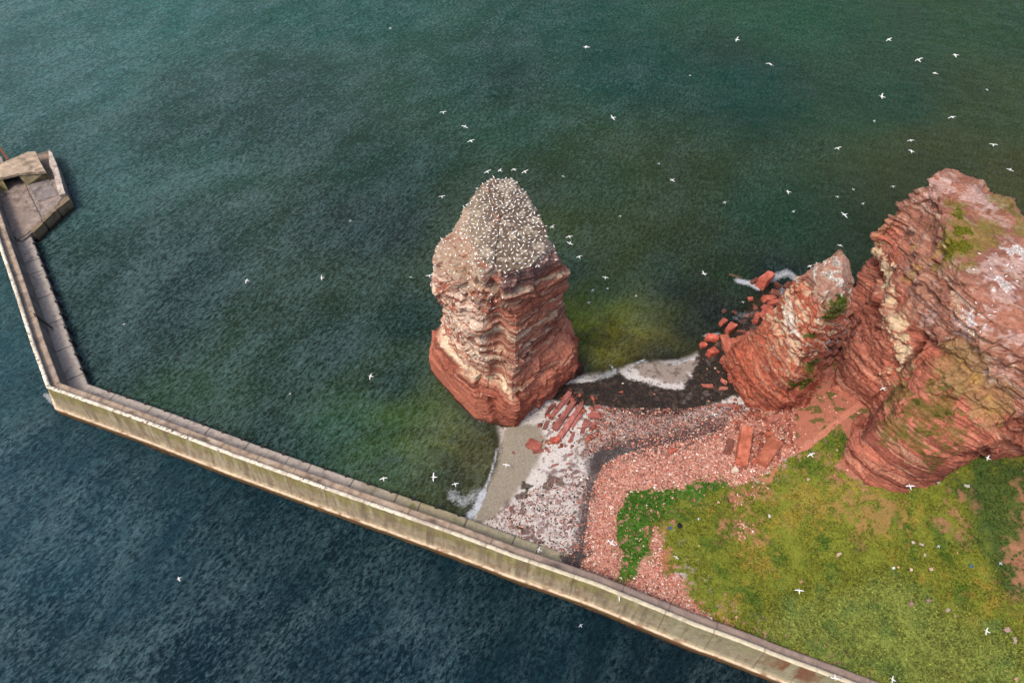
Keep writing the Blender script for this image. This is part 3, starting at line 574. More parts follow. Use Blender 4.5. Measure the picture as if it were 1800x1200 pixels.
def build_cliff():
    C = [[(1492, 530, 0), (1510, 485, 8), (1528, 446, 18), (1550, 402, 26), (1578, 366, 31), (1608, 336, 35), (1645, 309, 38)],
        [(1490, 568, 1), (1512, 508, 9), (1540, 458, 20), (1578, 412, 27), (1610, 378, 32), (1640, 346, 36), (1690, 324, 38)],
        [(1476, 612, 2), (1512, 560, 11), (1556, 505, 23), (1600, 460, 30), (1632, 420, 34), (1662, 380, 38), (1745, 352, 38)],
        [(1463, 650, 4), (1510, 605, 13), (1566, 560, 24), (1612, 520, 30), (1644, 480, 35), (1676, 432, 39.5), (1800, 388, 38)],
        [(1470, 694, 6), (1526, 645, 14), (1582, 602, 23), (1630, 562, 30), (1664, 528, 35), (1702, 496, 39.5), (1860, 440, 39)],
        [(1512, 714, 7.5), (1556, 676, 14), (1594, 638, 21), (1642, 600, 28.5), (1682, 572, 34), (1730, 548, 38.5), (1910, 500, 40)],
        [(1522, 718, 8), (1560, 690, 13), (1600, 650, 20), (1652, 618, 27), (1700, 594, 33), (1755, 575, 37.5), (1950, 545, 41)],
        [(1496, 765, 7.5), (1534, 732, 14), (1586, 692, 19), (1658, 648, 25), (1715, 625, 31), (1775, 608, 36), (1990, 590, 42)],
        [(1482, 808, 7), (1524, 776, 14), (1580, 736, 18.5), (1664, 684, 23), (1732, 656, 29), (1795, 640, 34.5), (2030, 640, 42)],
        [(1508, 848, 7), (1550, 815, 14), (1602, 772, 18), (1676, 720, 22), (1744, 692, 27.5), (1810, 675, 33), (2060, 690, 42)],
        [(1568, 874, 7), (1602, 838, 13), (1644, 795, 17), (1698, 748, 21), (1755, 718, 26.5), (1830, 700, 32), (2090, 730, 42)],
        [(1622, 872, 7), (1664, 832, 12), (1698, 796, 16), (1728, 768, 20), (1768, 736, 26), (1845, 715, 32), (2120, 760, 42)],
        [(1722, 802, 7), (1735, 790, 11), (1744, 779, 15.5), (1752, 765, 20.5), (1785, 742, 26.5), (1870, 725, 32), (2150, 790, 42)],
        [(1762, 806, 7), (1768, 780, 13), (1778, 764, 17.5), (1792, 750, 22), (1825, 738, 27), (1900, 730, 32), (2200, 820, 42)],
        [(1830, 812, 7), (1834, 786, 14), (1840, 764, 19), (1850, 748, 23), (1880, 740, 27.5), (1950, 740, 32), (2250, 860, 42)],
        [(2000, 850, 7), (2010, 820, 15), (2015, 790, 22), (2030, 780, 28), (2060, 780, 34), (2120, 800, 38), (2300, 900, 44)]]
    net = np.array([[P(*a) for a in col] for col in C]).transpose(1, 0, 2)
    low = net[0].copy(); low[:, 2] = -4; low[:, :2] += (net[0] - net[1])[:, :2] * .15
    back0 = net[-1].copy(); back0 += np.array([6, 6, -3]); back1 = back0.copy(); back1 += np.array([6, 5, -14]); back2 = back1.copy(); back2[:, 2] = -4; back2[:, :2] += (3, 3)
    lead = net[:, :1].copy() + np.array([5, 6, -4.0]); lead[0, 0, 2] = -4
    net = np.concatenate([low[None], net, back0[None], back1[None], back2[None]], 0)
    l2 = net[:, :1].copy() + np.array([[[9., 7, 0]]]); l2[:, :, 2] = np.minimum(l2[:, :, 2], l2[:, :, 2] * .6 - 1)
    net = np.concatenate([l2, net], 1)
    G1 = refine(net, .2, False); st = Strata(21, -60, 160, .9, 4.5, (.42, .30))
    ck = [P(*a) for a in ((1500, 760, 9), (1512, 735, 10), (1535, 706, 11), (1562, 678, 15), (1590, 645, 20.5), (1608, 618, 24), (1622, 590, 27))]
    G2, n2, q, i, t, d, tone = rockify(G1, False, st, .5, .32, 6.5, .2, .09, 37, None, 6, (8.0, .22, 2.6, .26), .1)
    p = G2.reshape(-1, 3)
    def d3(pp, pts):
        r_ = np.full(len(pp), 1e9)
        for a, b in zip(pts[:-1], pts[1:]):
            a = np.array(a); b = np.array(b); ab = b - a; tt = np.clip(((pp - a) @ ab) / (ab @ ab), 0, 1); r_ = np.minimum(r_, np.linalg.norm(pp - a - tt[:, None] * ab, axis=1))
        return r_
    nn = smooth_n(normals(G1, False), 6, False).reshape(-1, 3)
    a3 = fbm(p, (1, 1, .5), 3, 81); dc = d3(p, ck); p = p - nn * (3.0 * np.exp(-((dc + .2 * a3) / .6) ** 2))[:, None]
    for L_, w_, k_ in (([(1500, 610, 12), (1545, 560, 20), (1575, 520, 26)], .35, 1.0), ([(1480, 670, 9), (1530, 600, 18), (1560, 570, 23)], .3, .7), ([(1545, 700, 12), (1600, 770, 17), (1700, 790, 16)], .4, .8), ([(1515, 790, 11), (1560, 810, 13), (1640, 850, 10)], .3, .7), ([(1620, 620, 25), (1700, 590, 33), (1760, 560, 39)], .4, 1.0), ([(1660, 700, 22), (1720, 660, 28), (1790, 640, 34)], .4, .9), ([(1640, 320, 37), (1650, 360, 37), (1660, 450, 38)], .4, .8), ([(1590, 380, 31), (1620, 460, 32)], .3, .7)):
        dd = d3(p, [P(*a) for a in L_]) + .3 * a3; p = p - nn * (k_ * np.exp(-(dd / w_) ** 2))[:, None]
    # hollow at the north foot and the cut between cream band and crest
    hl = d3(p, [P(1515, 545, 8), P(1530, 490, 14)]); p = p - nn * (4.6 * np.exp(-(hl / 3.4) ** 2))[:, None]
    rt = [([(1550, 500, 25), (1620, 440, 33)], .7), ([(1575, 540, 26), (1660, 440, 37)], .8), ([(1590, 600, 25), (1670, 500, 36)], .7), ([(1640, 640, 27), (1720, 560, 36)], .7), ([(1700, 700, 25), (1780, 600, 35)], .6), ([(1535, 470, 22), (1590, 400, 29)], .5)]
    for L_, w_ in rt:
        dd = d3(p, [P(*a) for a in L_]); p = p - nn * (1.1 * np.exp(-(dd / w_) ** 2))[:, None]
    Lv = np.array(P(1620, 440, 33)) - np.array(P(1550, 500, 25)); Lv /= np.linalg.norm(Lv); Vv = np.array(P(1640, 640, 27)) - np.array(P(1550, 500, 25)); m_ = Vv - (Vv @ Lv) * Lv; m_ /= np.linalg.norm(m_)
    q2 = p @ m_ + .8 * fbm(p, (6, 6, 6), 3, 95); q2 -= q2.min(); rb_ = np.random.default_rng(4); bb = np.cumsum(rb_.uniform(1.6, 4.6, 80)); ob = rb_.uniform(-1, 1, 81); ii = np.clip(np.searchsorted(bb, q2), 0, 79)
    tt_ = sstep(bb[ii] - q2, 0, .25); off2 = ob[ii] * tt_ + ob[np.minimum(ii + 1, 80)] * (1 - tt_); msk = sstep(p[:, 2], 19, 25) * (1 - sstep(p[:, 2], 36, 38)) * (p[:, 1] > 50)
    p = p + nn * (1.15 * off2 * msk)[:, None]; ribtone = (ob[ii] > .2) * msk
    G2 = p.reshape(G2.shape); n2 = normals(G2, False).reshape(-1, 3)
    c, a1, a3, band = rock_paint(p, n2, q, i, tone, d, 37, (176, 104, 82), (112, 60, 48), (206, 156, 128))
    c = mix(c, A(188, 140, 108), ribtone * .5)
    def blob(x, y, z, rr, col, k=.9, e1=1.5, e2=1.5):
        nonlocal c
        e = np.linalg.norm(p - np.array(P(x, y, z)), axis=1); c = mix(c, A(*col), sstep(rr - e + e1 * a1 + e2 * a3, 0, 1.0) * k)
    up = sstep(p[:, 2] + 2 * a1, 25, 30); c = mix(c, A(158, 112, 92), up * .75); c = mix(c, A(128, 82, 66), up * sstep(a1 + tone * .4, .1, .4) * .6)
    c = mix(c, A(186, 164, 148), up * sstep(band + .5 * a3, .1, .4) * .5)
    cream = d3(p, [P(*a) for a in ((1526, 450, 18), (1545, 440, 22), (1556, 500, 23), (1568, 556, 24), (1585, 600, 23), (1594, 636, 21), (1560, 670, 16))])
    c = mix(c, A(212, 188, 152), sstep(2.0 - cream + 1.9 * a1 + 2.0 * a3, 0, .8) * .85); c = mix(c, A(70, 62, 54), sstep(1.2 - cream + .5 * a1 + 2.2 * a3, 1.1, 1.4) * .8)
    for a in ((1672, 440, 38, 4.6), (1690, 400, 38.5, 3.6), (1680, 360, 38, 2.4), (1720, 420, 38.5, 3.6), (1735, 400, 38, 3.0), (1700, 470, 39, 2.2)): blob(*a, (116, 106, 30), .6)
    for a in ((1672, 440, 38, 3.0), (1688, 415, 38.5, 2.6), (1682, 380, 38, 1.6)): blob(*a, (112, 118, 18), .8)
    for a in ((1610, 675, 17, 4), (1575, 700, 17, 3.6), (1570, 750, 17, 3.4), (1620, 730, 18.5, 4.5), (1650, 700, 21, 4), (1660, 760, 18, 3.5), (1600, 775, 17, 3), (1670, 670, 24, 3), (1600, 805, 14, 2.0), (1640, 810, 15, 2.0)): blob(*a, (86, 86, 30), .62, 2.2, 2.4)
    for a in ((1700, 640, 29, 5), (1730, 690, 27, 5), (1690, 620, 29, 4), (1740, 720, 24, 3.5), (1670, 640, 26, 3.5)): blob(*a, (158, 126, 84), .6)
    for a in ((1700, 575, 35, 2.6), (1690, 600, 32, 2.0), (1752, 650, 31, 2.2), (1780, 470, 39, 3), (1770, 520, 39.5, 2), (1740, 560, 38.5, 1.5), (1785, 600, 37, 2.0), (1650, 330, 37, 3), (1720, 345, 38, 4), (1745, 480, 40, 3), (1630, 560, 30, 2)): blob(*a, (190, 160, 150), .6, 2.2, 3.0)
    for a in ((1790, 445, 39, 2.4), (1705, 560, 37, 1.6), (1760, 500, 39.5, 1.4)): blob(*a, (232, 226, 222), .8, .8, 2.0)
    for a in ((1780, 350, 38, 5), (1840, 400, 39, 6), (1740, 330, 37, 2.5)): blob(*a, (112, 110, 40), .6)
    for L_, w_ in (([(1590, 445, 30), (1612, 424, 32), (1636, 404, 34)], 1.1), ([(1595, 494, 27), (1625, 462, 32), (1654, 435, 36)], 1.2), ([(1700, 640, 28), (1740, 700, 25), (1750, 740, 22)], 1.5), ([(1690, 690, 22.5), (1715, 735, 21)], 1.0)):
        dd = d3(p, [P(*a) for a in L_]); c = mix(c, A(176, 138, 82), sstep(w_ - dd + .5 * a3 + .4 * a1, 0, .4) * .85)
    cr_ = d3(p, [P(*a) for a in ((1630, 345, 36), (1650, 380, 37), (1660, 420, 38), (1655, 460, 36), (1668, 500, 36.5), (1690, 560, 36), (1720, 600, 34), (1790, 650, 33))])
    c = mix(c, A(204, 170, 138), sstep(.55 - cr_ + .3 * a3, 0, .35) * .8)
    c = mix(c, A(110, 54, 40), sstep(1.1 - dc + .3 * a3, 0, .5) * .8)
    c = mix(c, A(200, 172, 140), sstep(.9 - np.abs(q - 46.0 + a1), 0, .4) * .6)
    o = mesh('cliff', p, gridf(*G2.shape[:2]), M_rock, col=c)
    tag(o, 'great red headland cliff with cream ledges and a grass-patched top at the edge of the view', 'cliff', kind='structure')
    return p, n2, c

# ------------------------------------------------------------------ seawall
def strip(name, prof, colf, parent, i0=0, i1=None, rough=.05, step=1):
    "prof: list of (offset inward, z); lofted along the wall line"
    idx = np.arange(i0, i1 or len(WL), step); pr = []
    for (o1, z1), (o2, z2) in zip(prof[:-1], prof[1:]):
        n = max(1, int(math.hypot(o2 - o1, z2 - z1) / .3)); pr += [(o1 + (o2 - o1) * k / n, z1 + (z2 - z1) * k / n) for k in range(n)]
    pr.append(prof[-1]); pr = np.array(pr)
    base = WL[idx][:, None, :] + NRM[idx][:, None, :] * pr[None, :, :1]
    V = np.concatenate([base, np.broadcast_to(pr[None, :, 1:], base.shape[:2] + (1,))], 2)
    nu, nv = V.shape[:2]; p = V.reshape(-1, 3); u = np.repeat(LEN[idx], nv); o = np.tile(pr[:, 0], nu); z = np.tile(pr[:, 1], nu)
    p = p + rough * np.c_[fbm(p, (.9, .9, .9), 3, 101), fbm(p, (.9, .9, .9), 3, 104), fbm(p, (.9, .9, .9), 3, 107)]
    c, dz = colf(p, u, o, z); p[:, 2] += dz
    return mesh(name, p, gridf(nu, nv), M_conc, parent, col=c)
def joints(u, sp, w, seed=0):
    f = np.abs(((u + sp * .3 * hsh(np.floor(u / sp).astype(int) * 0, seed)) % sp) - sp / 2); return 1 - sstep(f, w * .5, w)
def build_wall():
    root = empty('seawall', (float(WL[CI][0]), float(WL[CI][1]), 0)); inv = Matrix.Translation(-root.location)
    tag(root, 'long bent concrete seawall with pale parapet, walkway and lower apron between sea and beach', 'seawall')
    def nz(p, s, sc): return fbm(p, (sc, sc, sc), 4, s)
    uc = LEN[CI]
    def face(p, u, o, z):
        a = nz(p, 111, 3); b = fbm(np.c_[u * .8, z * .15, z * 0], (1, 1, 1), 3, 117); c = np.tile(A(150, 134, 108), (len(p), 1))
        c = mix(c, A(134, 124, 76), sstep(z + .7 * a + .4 * b, 4.6, 6.2) * .9); c = mix(c, A(116, 100, 84), sstep(b + a * .5, .1, .5) * .6); c = mix(c, A(176, 162, 134), sstep(-b, .2, .5) * .5)
        far = sstep(u - uc, 118, 135); c = mix(c, A(142, 136, 110), far * .6)
        rust = np.exp(-((u - uc - 154) / 5.0) ** 2) * sstep(a + b + .25, 0, .3) * sstep(z, 3, 4.5); c = mix(c, A(118, 66, 42), np.clip(rust, 0, 1) * .85)
        j = joints(u, 8.2, .14, 3); j = j * (.35 + .65 * hsh(np.floor(u / 8.2).astype(int), 5)); c = mix(c, A(84, 72, 58), j * .7); st_ = fbm(np.c_[u * 2.2, z * .12, z * 0], (1, 1, 1), 3, 171); c = mix(c, A(96, 84, 66), sstep(st_, .2, .5) * sstep(7.9 - z, 0, 2) * .5); c = mix(c, A(120, 84, 56), sstep(fbm(np.c_[u * 1.1, z * .4, z * 0], (1, 1, 1), 4, 175), .35, .5) * .5); return c, .0 * u
    strip('sea_face', [(-1.15, 2.0), (-.85, 2.12), (0, 7.95)], face, root)
    def ledge(p, u, o, z):
        a = nz(p, 121, 1.5); c = np.tile(A(196, 174, 146), (len(p), 1)); low = sstep(1.86 - z + .1 * a, 0, .3); c = mix(c, A(96, 72, 40), low); c = mix(c, A(44, 36, 26), sstep(.7 - z + .3 * a, 0, .4)); c = mix(c, A(116, 78, 52), sstep(a, .15, .4) * .7)
        return c, 0 * u
    strip('foot_ledge', [(-1.75, -4), (-1.6, 1.0), (-1.52, 2.0), (-1.15, 2.0)], ledge, root)
    def cap(p, u, o, z):
        a = nz(p, 131, .8); b = nz(p, 133, 4); c = np.tile(A(216, 202, 180), (len(p), 1)); far = sstep(u - uc, 70, 120); c = mix(c, A(184, 172, 142), far * .8); c = mix(c, A(150, 134, 116), sstep(b + .6 * a, .1, .5) * .6)
        d1, d2, ch = cells(np.c_[u, o], .55, 9); c = mix(c, A(44, 38, 34), (d1 < .3) * (ch > .45) * sstep(-b, -.25, .1) * (1 - far) * .9)
        c = mix(c, A(96, 84, 72), (z < 7.7) * .75); c = mix(c, A(110, 96, 80), joints(u, 8.2, .12, 3) * .7); return c, 0 * u
    strip('parapet', [(0, 7.95), (0, 8.12), (.72, 8.12), (.74, 7.0)], cap, root)
    def walk(p, u, o, z):
        a = nz(p, 141, 1.1); b = nz(p, 144, 5); c = np.tile(A(160, 138, 116), (len(p), 1)); c = mix(c, A(120, 102, 90), sstep(a, .05, .4) * .8); c = mix(c, A(178, 160, 142), sstep(-a, .1, .45) * .7)
        c = mix(c, A(120, 106, 98), sstep(b, 0, .4) * .6); far = sstep(u - uc, 85, 120); c = mix(c, A(128, 110, 102), far * .7); c = mix(c, A(74, 64, 58), joints(u, 8.2, .12, 4) * .6)
        for uu, ww in ((38, 2.0), (62, 1.0), (64, .6), (88, 1.2), (112, 1.4), (20, .8)): c = mix(c, A(58, 50, 46), np.exp(-((u - uc - uu) / ww) ** 2) * (np.abs(o - 1.5 - .2 * a) < .35) * .7)
        return c, .05 * a
    strip('walkway', [(.74, 7.0), (2.40, 7.0), (2.42, 6.75)], walk, root)
    def inner(p, u, o, z):
        a = nz(p, 151, 2); c = np.tile(A(112, 102, 96), (len(p), 1)); c = mix(c, A(78, 72, 70), sstep(a, 0, .4)); c = mix(c, A(72, 64, 58), joints(u, 4.9, .12, 5) * .6); return c, 0 * u
    strip('inner_wall', [(2.42, 6.75), (2.5, 2.5)], inner, root)
    def apron(p, u, o, z):
        a = nz(p, 161, 1.4); b = nz(p, 164, 6); c = np.tile(A(170, 156, 142), (len(p), 1)); c = mix(c, A(124, 110, 102), sstep(a + .4 * b, .05, .5) * .7); c = mix(c, A(150, 136, 122), sstep(-a, .15, .5) * .5)
        c = mix(c, A(120, 106, 96), sstep(o, 4.4, 3.0) * .4); c = mix(c, A(176, 162, 146), sstep(b, .1, .5) * .4)
        g = sstep(u - uc, 66, 84); c = mix(c, A(140, 130, 92), g * .7); c = mix(c, A(112, 112, 58), g * sstep(a + b, .1, .4) * .7); w2 = sstep(u - uc, 88, 96); c = mix(c, A(140, 132, 112), w2 * .5)
        j = joints(u, 4.9, .1, 5); c = mix(c, A(56, 48, 42), j * .85); c = mix(c, A(70, 62, 56), (o < 2.6) * .5); lowk = z < 1.9; c = mix(c, A(50, 40, 32), lowk * .9); return c, -.06 * j + .03 * a
    strip('apron', [(2.5, 2.5), (5.9, 2.35), (6.12, 2.1), (6.25, -4)], apron, root)
    # drain notches in the apron's edge, drawn as near-black stubs
    mk = mat_solid('stub_black', (.012, .010, .008)); u0 = 4.9
    k = 0
    for u in np.arange(uc - 56, uc + 92, 4.9):
        i = int(np.searchsorted(LEN, u)); 
        if i < 0 or i >= len(WL) or abs(u - uc) < 5: continue
        b = WL[i] + NRM[i] * 6.15; t = tg[i]; n = NRM[i]
        V = []; rr = np.random.default_rng(i)
        for zz, gg in ((-.6, 1.5), (1.9, 1.4), (2.5, 1.15)):
            for a_ in range(7):
                an = a_ / 7 * 2 * math.pi; rad = .36 * gg * (1 + .25 * (rr.random() - .5)); q = b + t * math.cos(an) * rad + n * math.sin(an) * rad; V.append((q[0], q[1], zz))
        F = [(a_ + 7 * l, (a_ + 1) % 7 + 7 * l, (a_ + 1) % 7 + 7 * l + 7, a_ + 7 * l + 7) for l in (0, 1) for a_ in range(7)] + [tuple(range(14, 21))]
        mesh('fender_stub', V, F, mk, root)
    # iron stair down the inner wall of the short arm
    i = int(np.searchsorted(LEN, uc - 24)); n = NRM[i]; t = tg[i]; a = WL[i] + n * 2.2; mi = mat_solid('dark_iron', (.05, .03, .025))
    V = []; F = []
    def bar(p0, p1, w):
        p0 = Vector(p0); p1 = Vector(p1); d = (p1 - p0).normalized(); x = d.cross(Vector((0, 0, 1))).normalized() * w; y = d.cross(x).normalized() * w; b0 = len(V)
        for q in (p0, p1):
            for s1, s2 in ((-1, -1), (1, -1), (1, 1), (-1, 1)): V.append(q + x * s1 + y * s2)
        F.extend([(b0, b0 + 1, b0 + 2, b0 + 3), (b0 + 7, b0 + 6, b0 + 5, b0 + 4)] + [(b0 + q, b0 + (q + 1) % 4 + 0, b0 + (q + 1) % 4 + 4, b0 + q + 4) for q in range(4)])
    for s in (-.35, .35):
        bar((*(a + t * s), 7.6), (*(a + t * (s + 1.2) + n * 1.4), 2.6), .07)
    for kk in range(14):
        f = kk / 14; q = a + t * (1.2 * f) + n * 1.4 * f; z = 7.0 * (1 - f) + 2.6 * f; bar((*(q - t * .35), z), (*(q + t * .35), z), .05)
    mesh('stair', [tuple(v) for v in V], F, mi, root)
    for ch in root.children: ch.matrix_parent_inverse = inv
    return root

# ------------------------------------------------------------------ old concrete landing platform with its bunker
def prism(name, px, z1, z0, mat, parent, col, px0=None, z_in=None, dense=.3, seed=1, rough=.05):
    "solid from a top outline (pixels at z1) to a bottom outline (pixels px0 at z0, or straight down)"
    T = np.array([P(a[0], a[1], z1 if len(a) < 3 else a[2]) for a in px]); Bt = np.array([P(*a[:2], z0) for a in px0]) if px0 else T * [1, 1, 0] + [0, 0, z0]
    import bmesh
    bm = bmesh.new(); vt = [bm.verts.new(v) for v in T]; vb = [bm.verts.new(v) for v in Bt]; n = len(T)
    bm.faces.new(vt); bm.faces.new(vb[::-1])
    for i in range(n): bm.faces.new((vt[i], vb[i], vb[(i + 1) % n], vt[(i + 1) % n]))
    bmesh.ops.recalc_face_normals(bm, faces=bm.faces); bmesh.ops.triangulate(bm, faces=bm.faces)
    for _ in range(7):
        e = [e for e in bm.edges if e.calc_length() > dense * 2]
        if not e: break
        bmesh.ops.subdivide_edges(bm, edges=e, cuts=1); bmesh.ops.triangulate(bm, faces=[f for f in bm.faces if len(f.verts) > 3])
    V = np.array([v.co[:] for v in bm.verts]); F = [[v.index for v in f.verts] for f in bm.faces]; bm.verts.index_update(); F = [[v.index for v in f.verts] for f in bm.faces]; bm.free()
    V = V + rough * np.c_[fbm(V, (.8,) * 3, 3, seed), fbm(V, (.8,) * 3, 3, seed + 3), fbm(V, (.8,) * 3, 3, seed + 6)]
    a = fbm(V, (1.2,) * 3, 4, seed + 9); b = fbm(V, (3.5,) * 3, 3, seed + 12); c = np.tile(A(*col), (len(V), 1))
    c = mix(c, A(*[x * .68 for x in col]), sstep(a + .4 * b, .05, .45) * .8); c = mix(c, A(*[min(255, x * 1.22) for x in col]), sstep(-a, .12, .4) * .6); c = mix(c, A(52, 44, 34), 1 - sstep(V[:, 2] + .4 * a, .4, 1.3))
    return mesh(name, V, F, mat, parent, col=c)
def build_platform():
    base = P(60, 380, 0); root = empty('landing_platform', base); inv = Matrix.Translation(-Vector(base))
    tag(root, 'old concrete platform with a low bunker at the outer end of the seawall', 'platform')
    prism('deck', [(-60, 300), (62, 272), (88, 264), (104, 296), (121, 347), (118, 352), (84, 383), (50, 414), (38, 424), (10, 405), (-60, 330)], 2.9, -4, M_conc, root, (126, 112, 102), seed=11)
    prism('ramp', [(-6, 352), (44, 324), (73, 386), (47, 411), (30, 420), (12, 400)], 3.12, 2.0, M_conc, root, (132, 116, 104), seed=21, rough=.02)
    prism('broken_slab', [(50, 325), (86, 313), (101, 342), (66, 354)], 3.05, 2.0, M_conc, root, (122, 112, 106), seed=31, rough=.12)
    prism('rubble_slab', [(68, 357), (101, 345), (112, 345), (98, 362), (75, 385)], 3.1, 2.0, M_conc, root, (138, 122, 112), seed=34, rough=.16)
    prism('edge_parapet', [(85, 264), (91, 268), (102, 296), (114, 340), (104, 343), (95, 310), (87, 290)], 4.0, 2.5, M_conc, root, (178, 162, 148), seed=41, rough=.1)
    for k, q in enumerate((((118, 344), (123, 350), (101, 367), (97, 362)), ((95, 364), (99, 369), (78, 389), (74, 385)), ((72, 387), (76, 392), (58, 409), (52, 404)))):
        prism('edge_kerb', list(q), 3.25, -4, M_conc, root, (118, 100, 78), seed=51 + k)
    prism('sea_wall_strip', [(66, 272), (84, 266), (88, 290), (94, 312), (82, 310), (72, 288)], 2.98 + .1, 2.2, M_conc, root, (122, 106, 90), seed=61)
    # bunker: roof slab, side walls, sloping front in two pieces round the opening, dark sheet coloured as the shade inside
    prism('bunker_roof', [(-60, 312), (-60, 296), (0, 288), (48, 267), (62, 266), (70, 284), (80, 301), (32, 305), (6, 312)], 6.6, 5.9, M_conc, root, (158, 138, 116), seed=71)
    prism('bunker_front', [(31, 308), (80, 303), (77, 296), (28, 300)], 5.9, 2.8, M_conc, root, (120, 108, 82), px0=[(48, 326), (86, 314), (82, 304), (40, 312)], seed=81)
    prism('bunker_front', [(-60, 322), (4, 316), (2, 308), (-60, 312)], 5.9, 2.8, M_conc, root, (122, 112, 76), px0=[(-60, 348), (16, 336), (10, 326), (-60, 336)], seed=84)
    prism('bunker_back_wall', [(-60, 303), (0, 294), (50, 272), (62, 271), (80, 301), (76, 300), (60, 278), (50, 279), (0, 300), (-60, 309)], 5.9, 2.8, M_conc, root, (112, 98, 84), seed=91)
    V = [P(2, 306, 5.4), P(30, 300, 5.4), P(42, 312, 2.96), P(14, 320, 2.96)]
    mesh('doorway_shade_sheet', V, [(0, 1, 2, 3)], mat_solid('doorway_shade', (.01, .01, .01)), root)
    for ch in root.children: ch.matrix_parent_inverse = inv
    # rusty girder
    q0 = Vector(P(-2, 258, 5.2)); q1 = Vector(P(14, 282, 3.6)); d = (q1 - q0); x = d.cross(Vector((0, 0, 1))).normalized() * .28; y = Vector((0, 0, .22))
    V = []; 
    for f in (0, .33, .66, 1):
        q = q0 + d * f
        for a, b in ((-1, -1), (1, -1), (1, -.6), (.25, -.6), (.25, .6), (1, .6), (1, 1), (-1, 1), (-1, .6), (-.25, .6), (-.25, -.6), (-1, -.6)): V.append(tuple(q + x * a + y * b))
    F = [(k * 12 + j, k * 12 + (j + 1) % 12, k * 12 + 12 + (j + 1) % 12, k * 12 + 12 + j) for k in range(3) for j in range(12)] + [tuple(range(11, -1, -1)), tuple(range(36, 48))]
    o = mesh('steel_girder', V, F, M_metal, col=np.tile(A(120, 66, 44), (48, 1))); tag(o, 'rusty steel girder sticking out past the bunker roof', 'girder')

# ------------------------------------------------------------------ boulders and slabs
def boulder(x1, y1, x2, y2, w, label, name='boulder', col=(176, 90, 64), hgt=.55, group=None, cat=None, e=.27, sink=.35, z=None, tilt=0):
    a = on_ground(x1, y1); b = on_ground(x2, y2)
    if z is not None: a = np.array(P(x1, y1, z)); b = np.array(P(x2, y2, z))
    c = (a + b) / 2; d = (b - a); L = max(np.hypot(d[0], d[1]), .3) / 2; yaw = math.atan2(d[1], d[0])
    mpp = np.hypot(*(np.array(P((x1 + x2) / 2 + 5, (y1 + y2) / 2, c[2])) - np.array(P((x1 + x2) / 2 - 5, (y1 + y2) / 2, c[2])))[:2]) / 10
    Wd_ = w * mpp / 2 * 1.05; Hh = max(Wd_, .25) * hgt * 1.6; sd_ = int(x1 * 7 + y1 * 13)
    import bmesh
    r_ = np.random.default_rng(sd_); bm = bmesh.new(); ang = e < .5
    cor = [np.array([a_, b_, c_], float) for a_ in (-1, 1) for b_ in (-1, 1) for c_ in (-1, 1)]; sq = e < .25
    for k in range(18 if ang else 40):
        if ang and k < 8: q = cor[k] * (1 - r_.uniform(0, .12 if sq else .38, 3))
        else:
            q = r_.uniform(-1, 1, 3); ax = np.argmax(np.abs(q) * [1, 1, .9]); q[ax] = np.sign(q[ax]) * r_.uniform(.9, 1); q[:] *= 1 - .12 * (np.abs(q) < .99)
        if not ang: q /= np.linalg.norm(q)
        q[1] *= 1 - (.1 if sq else .3) * max(0, q[0] * np.sign(math.sin(sd_))) ; q[0] += .25 * q[2] * math.cos(sd_)
        bm.verts.new((q[0] * L, q[1] * Wd_, q[2] * Hh))
    h_ = bmesh.ops.convex_hull(bm, input=bm.verts); bmesh.ops.delete(bm, geom=[v for v in bm.verts if not v.link_faces], context='VERTS')
    bmesh.ops.dissolve_limit(bm, angle_limit=.2, verts=bm.verts, edges=bm.edges); bmesh.ops.bevel(bm, geom=list(bm.edges), offset=min(Wd_, L) * .06, segments=1, affect='EDGES', clamp_overlap=True)
    bmesh.ops.triangulate(bm, faces=bm.faces)
    for _ in range(3):
        ed = [x for x in bm.edges if x.calc_length() > max(.25, min(L, Wd_) * .5)]
        if ed: bmesh.ops.subdivide_edges(bm, edges=ed, cuts=1); bmesh.ops.triangulate(bm, faces=[f for f in bm.faces if len(f.verts) > 3])
    bm.verts.index_update(); V = np.array([v.co[:] for v in bm.verts]); FF = [[v.index for v in f.verts] for f in bm.faces]; bm.free()
    s = min(L, Wd_ * 1.6); V += (fbm(V + sd_, (s * .5,) * 3, 3, 3) * .07 * s)[:, None] * (V / np.maximum(np.linalg.norm(V, axis=1, keepdims=True), 1e-6))
    lay = V[:, 2] / (Hh * .35) + .4 * fbm(V + sd_, (s,) * 3, 2, 5); V[:, :2] *= (1 - .07 * (np.abs(lay - np.round(lay)) < .2))[:, None]
    k = fbm(V + sd_, (s * .5,) * 3, 3, 7); c0 = A(*col); c0 = (c0 * .82 + c0.mean() * .12) * r_.uniform(.8, 1.1); cc = np.tile(c0, (len(V), 1)); cc = mix(cc, c0 * .6, sstep(k, .1, .4) * .7); cc = mix(cc, np.minimum(c0 * 1.5 + .03, .6), sstep(-k, .15, .4) * .6)
    o = mesh(name, V, FF, M_stone, col=cc, loc=(c[0], c[1], c[2] + Hh * (1 - 2 * sink)))
    o.rotation_euler = (0, tilt, yaw)
    tag(o, label, cat or name.replace('_', ' '), group); return o
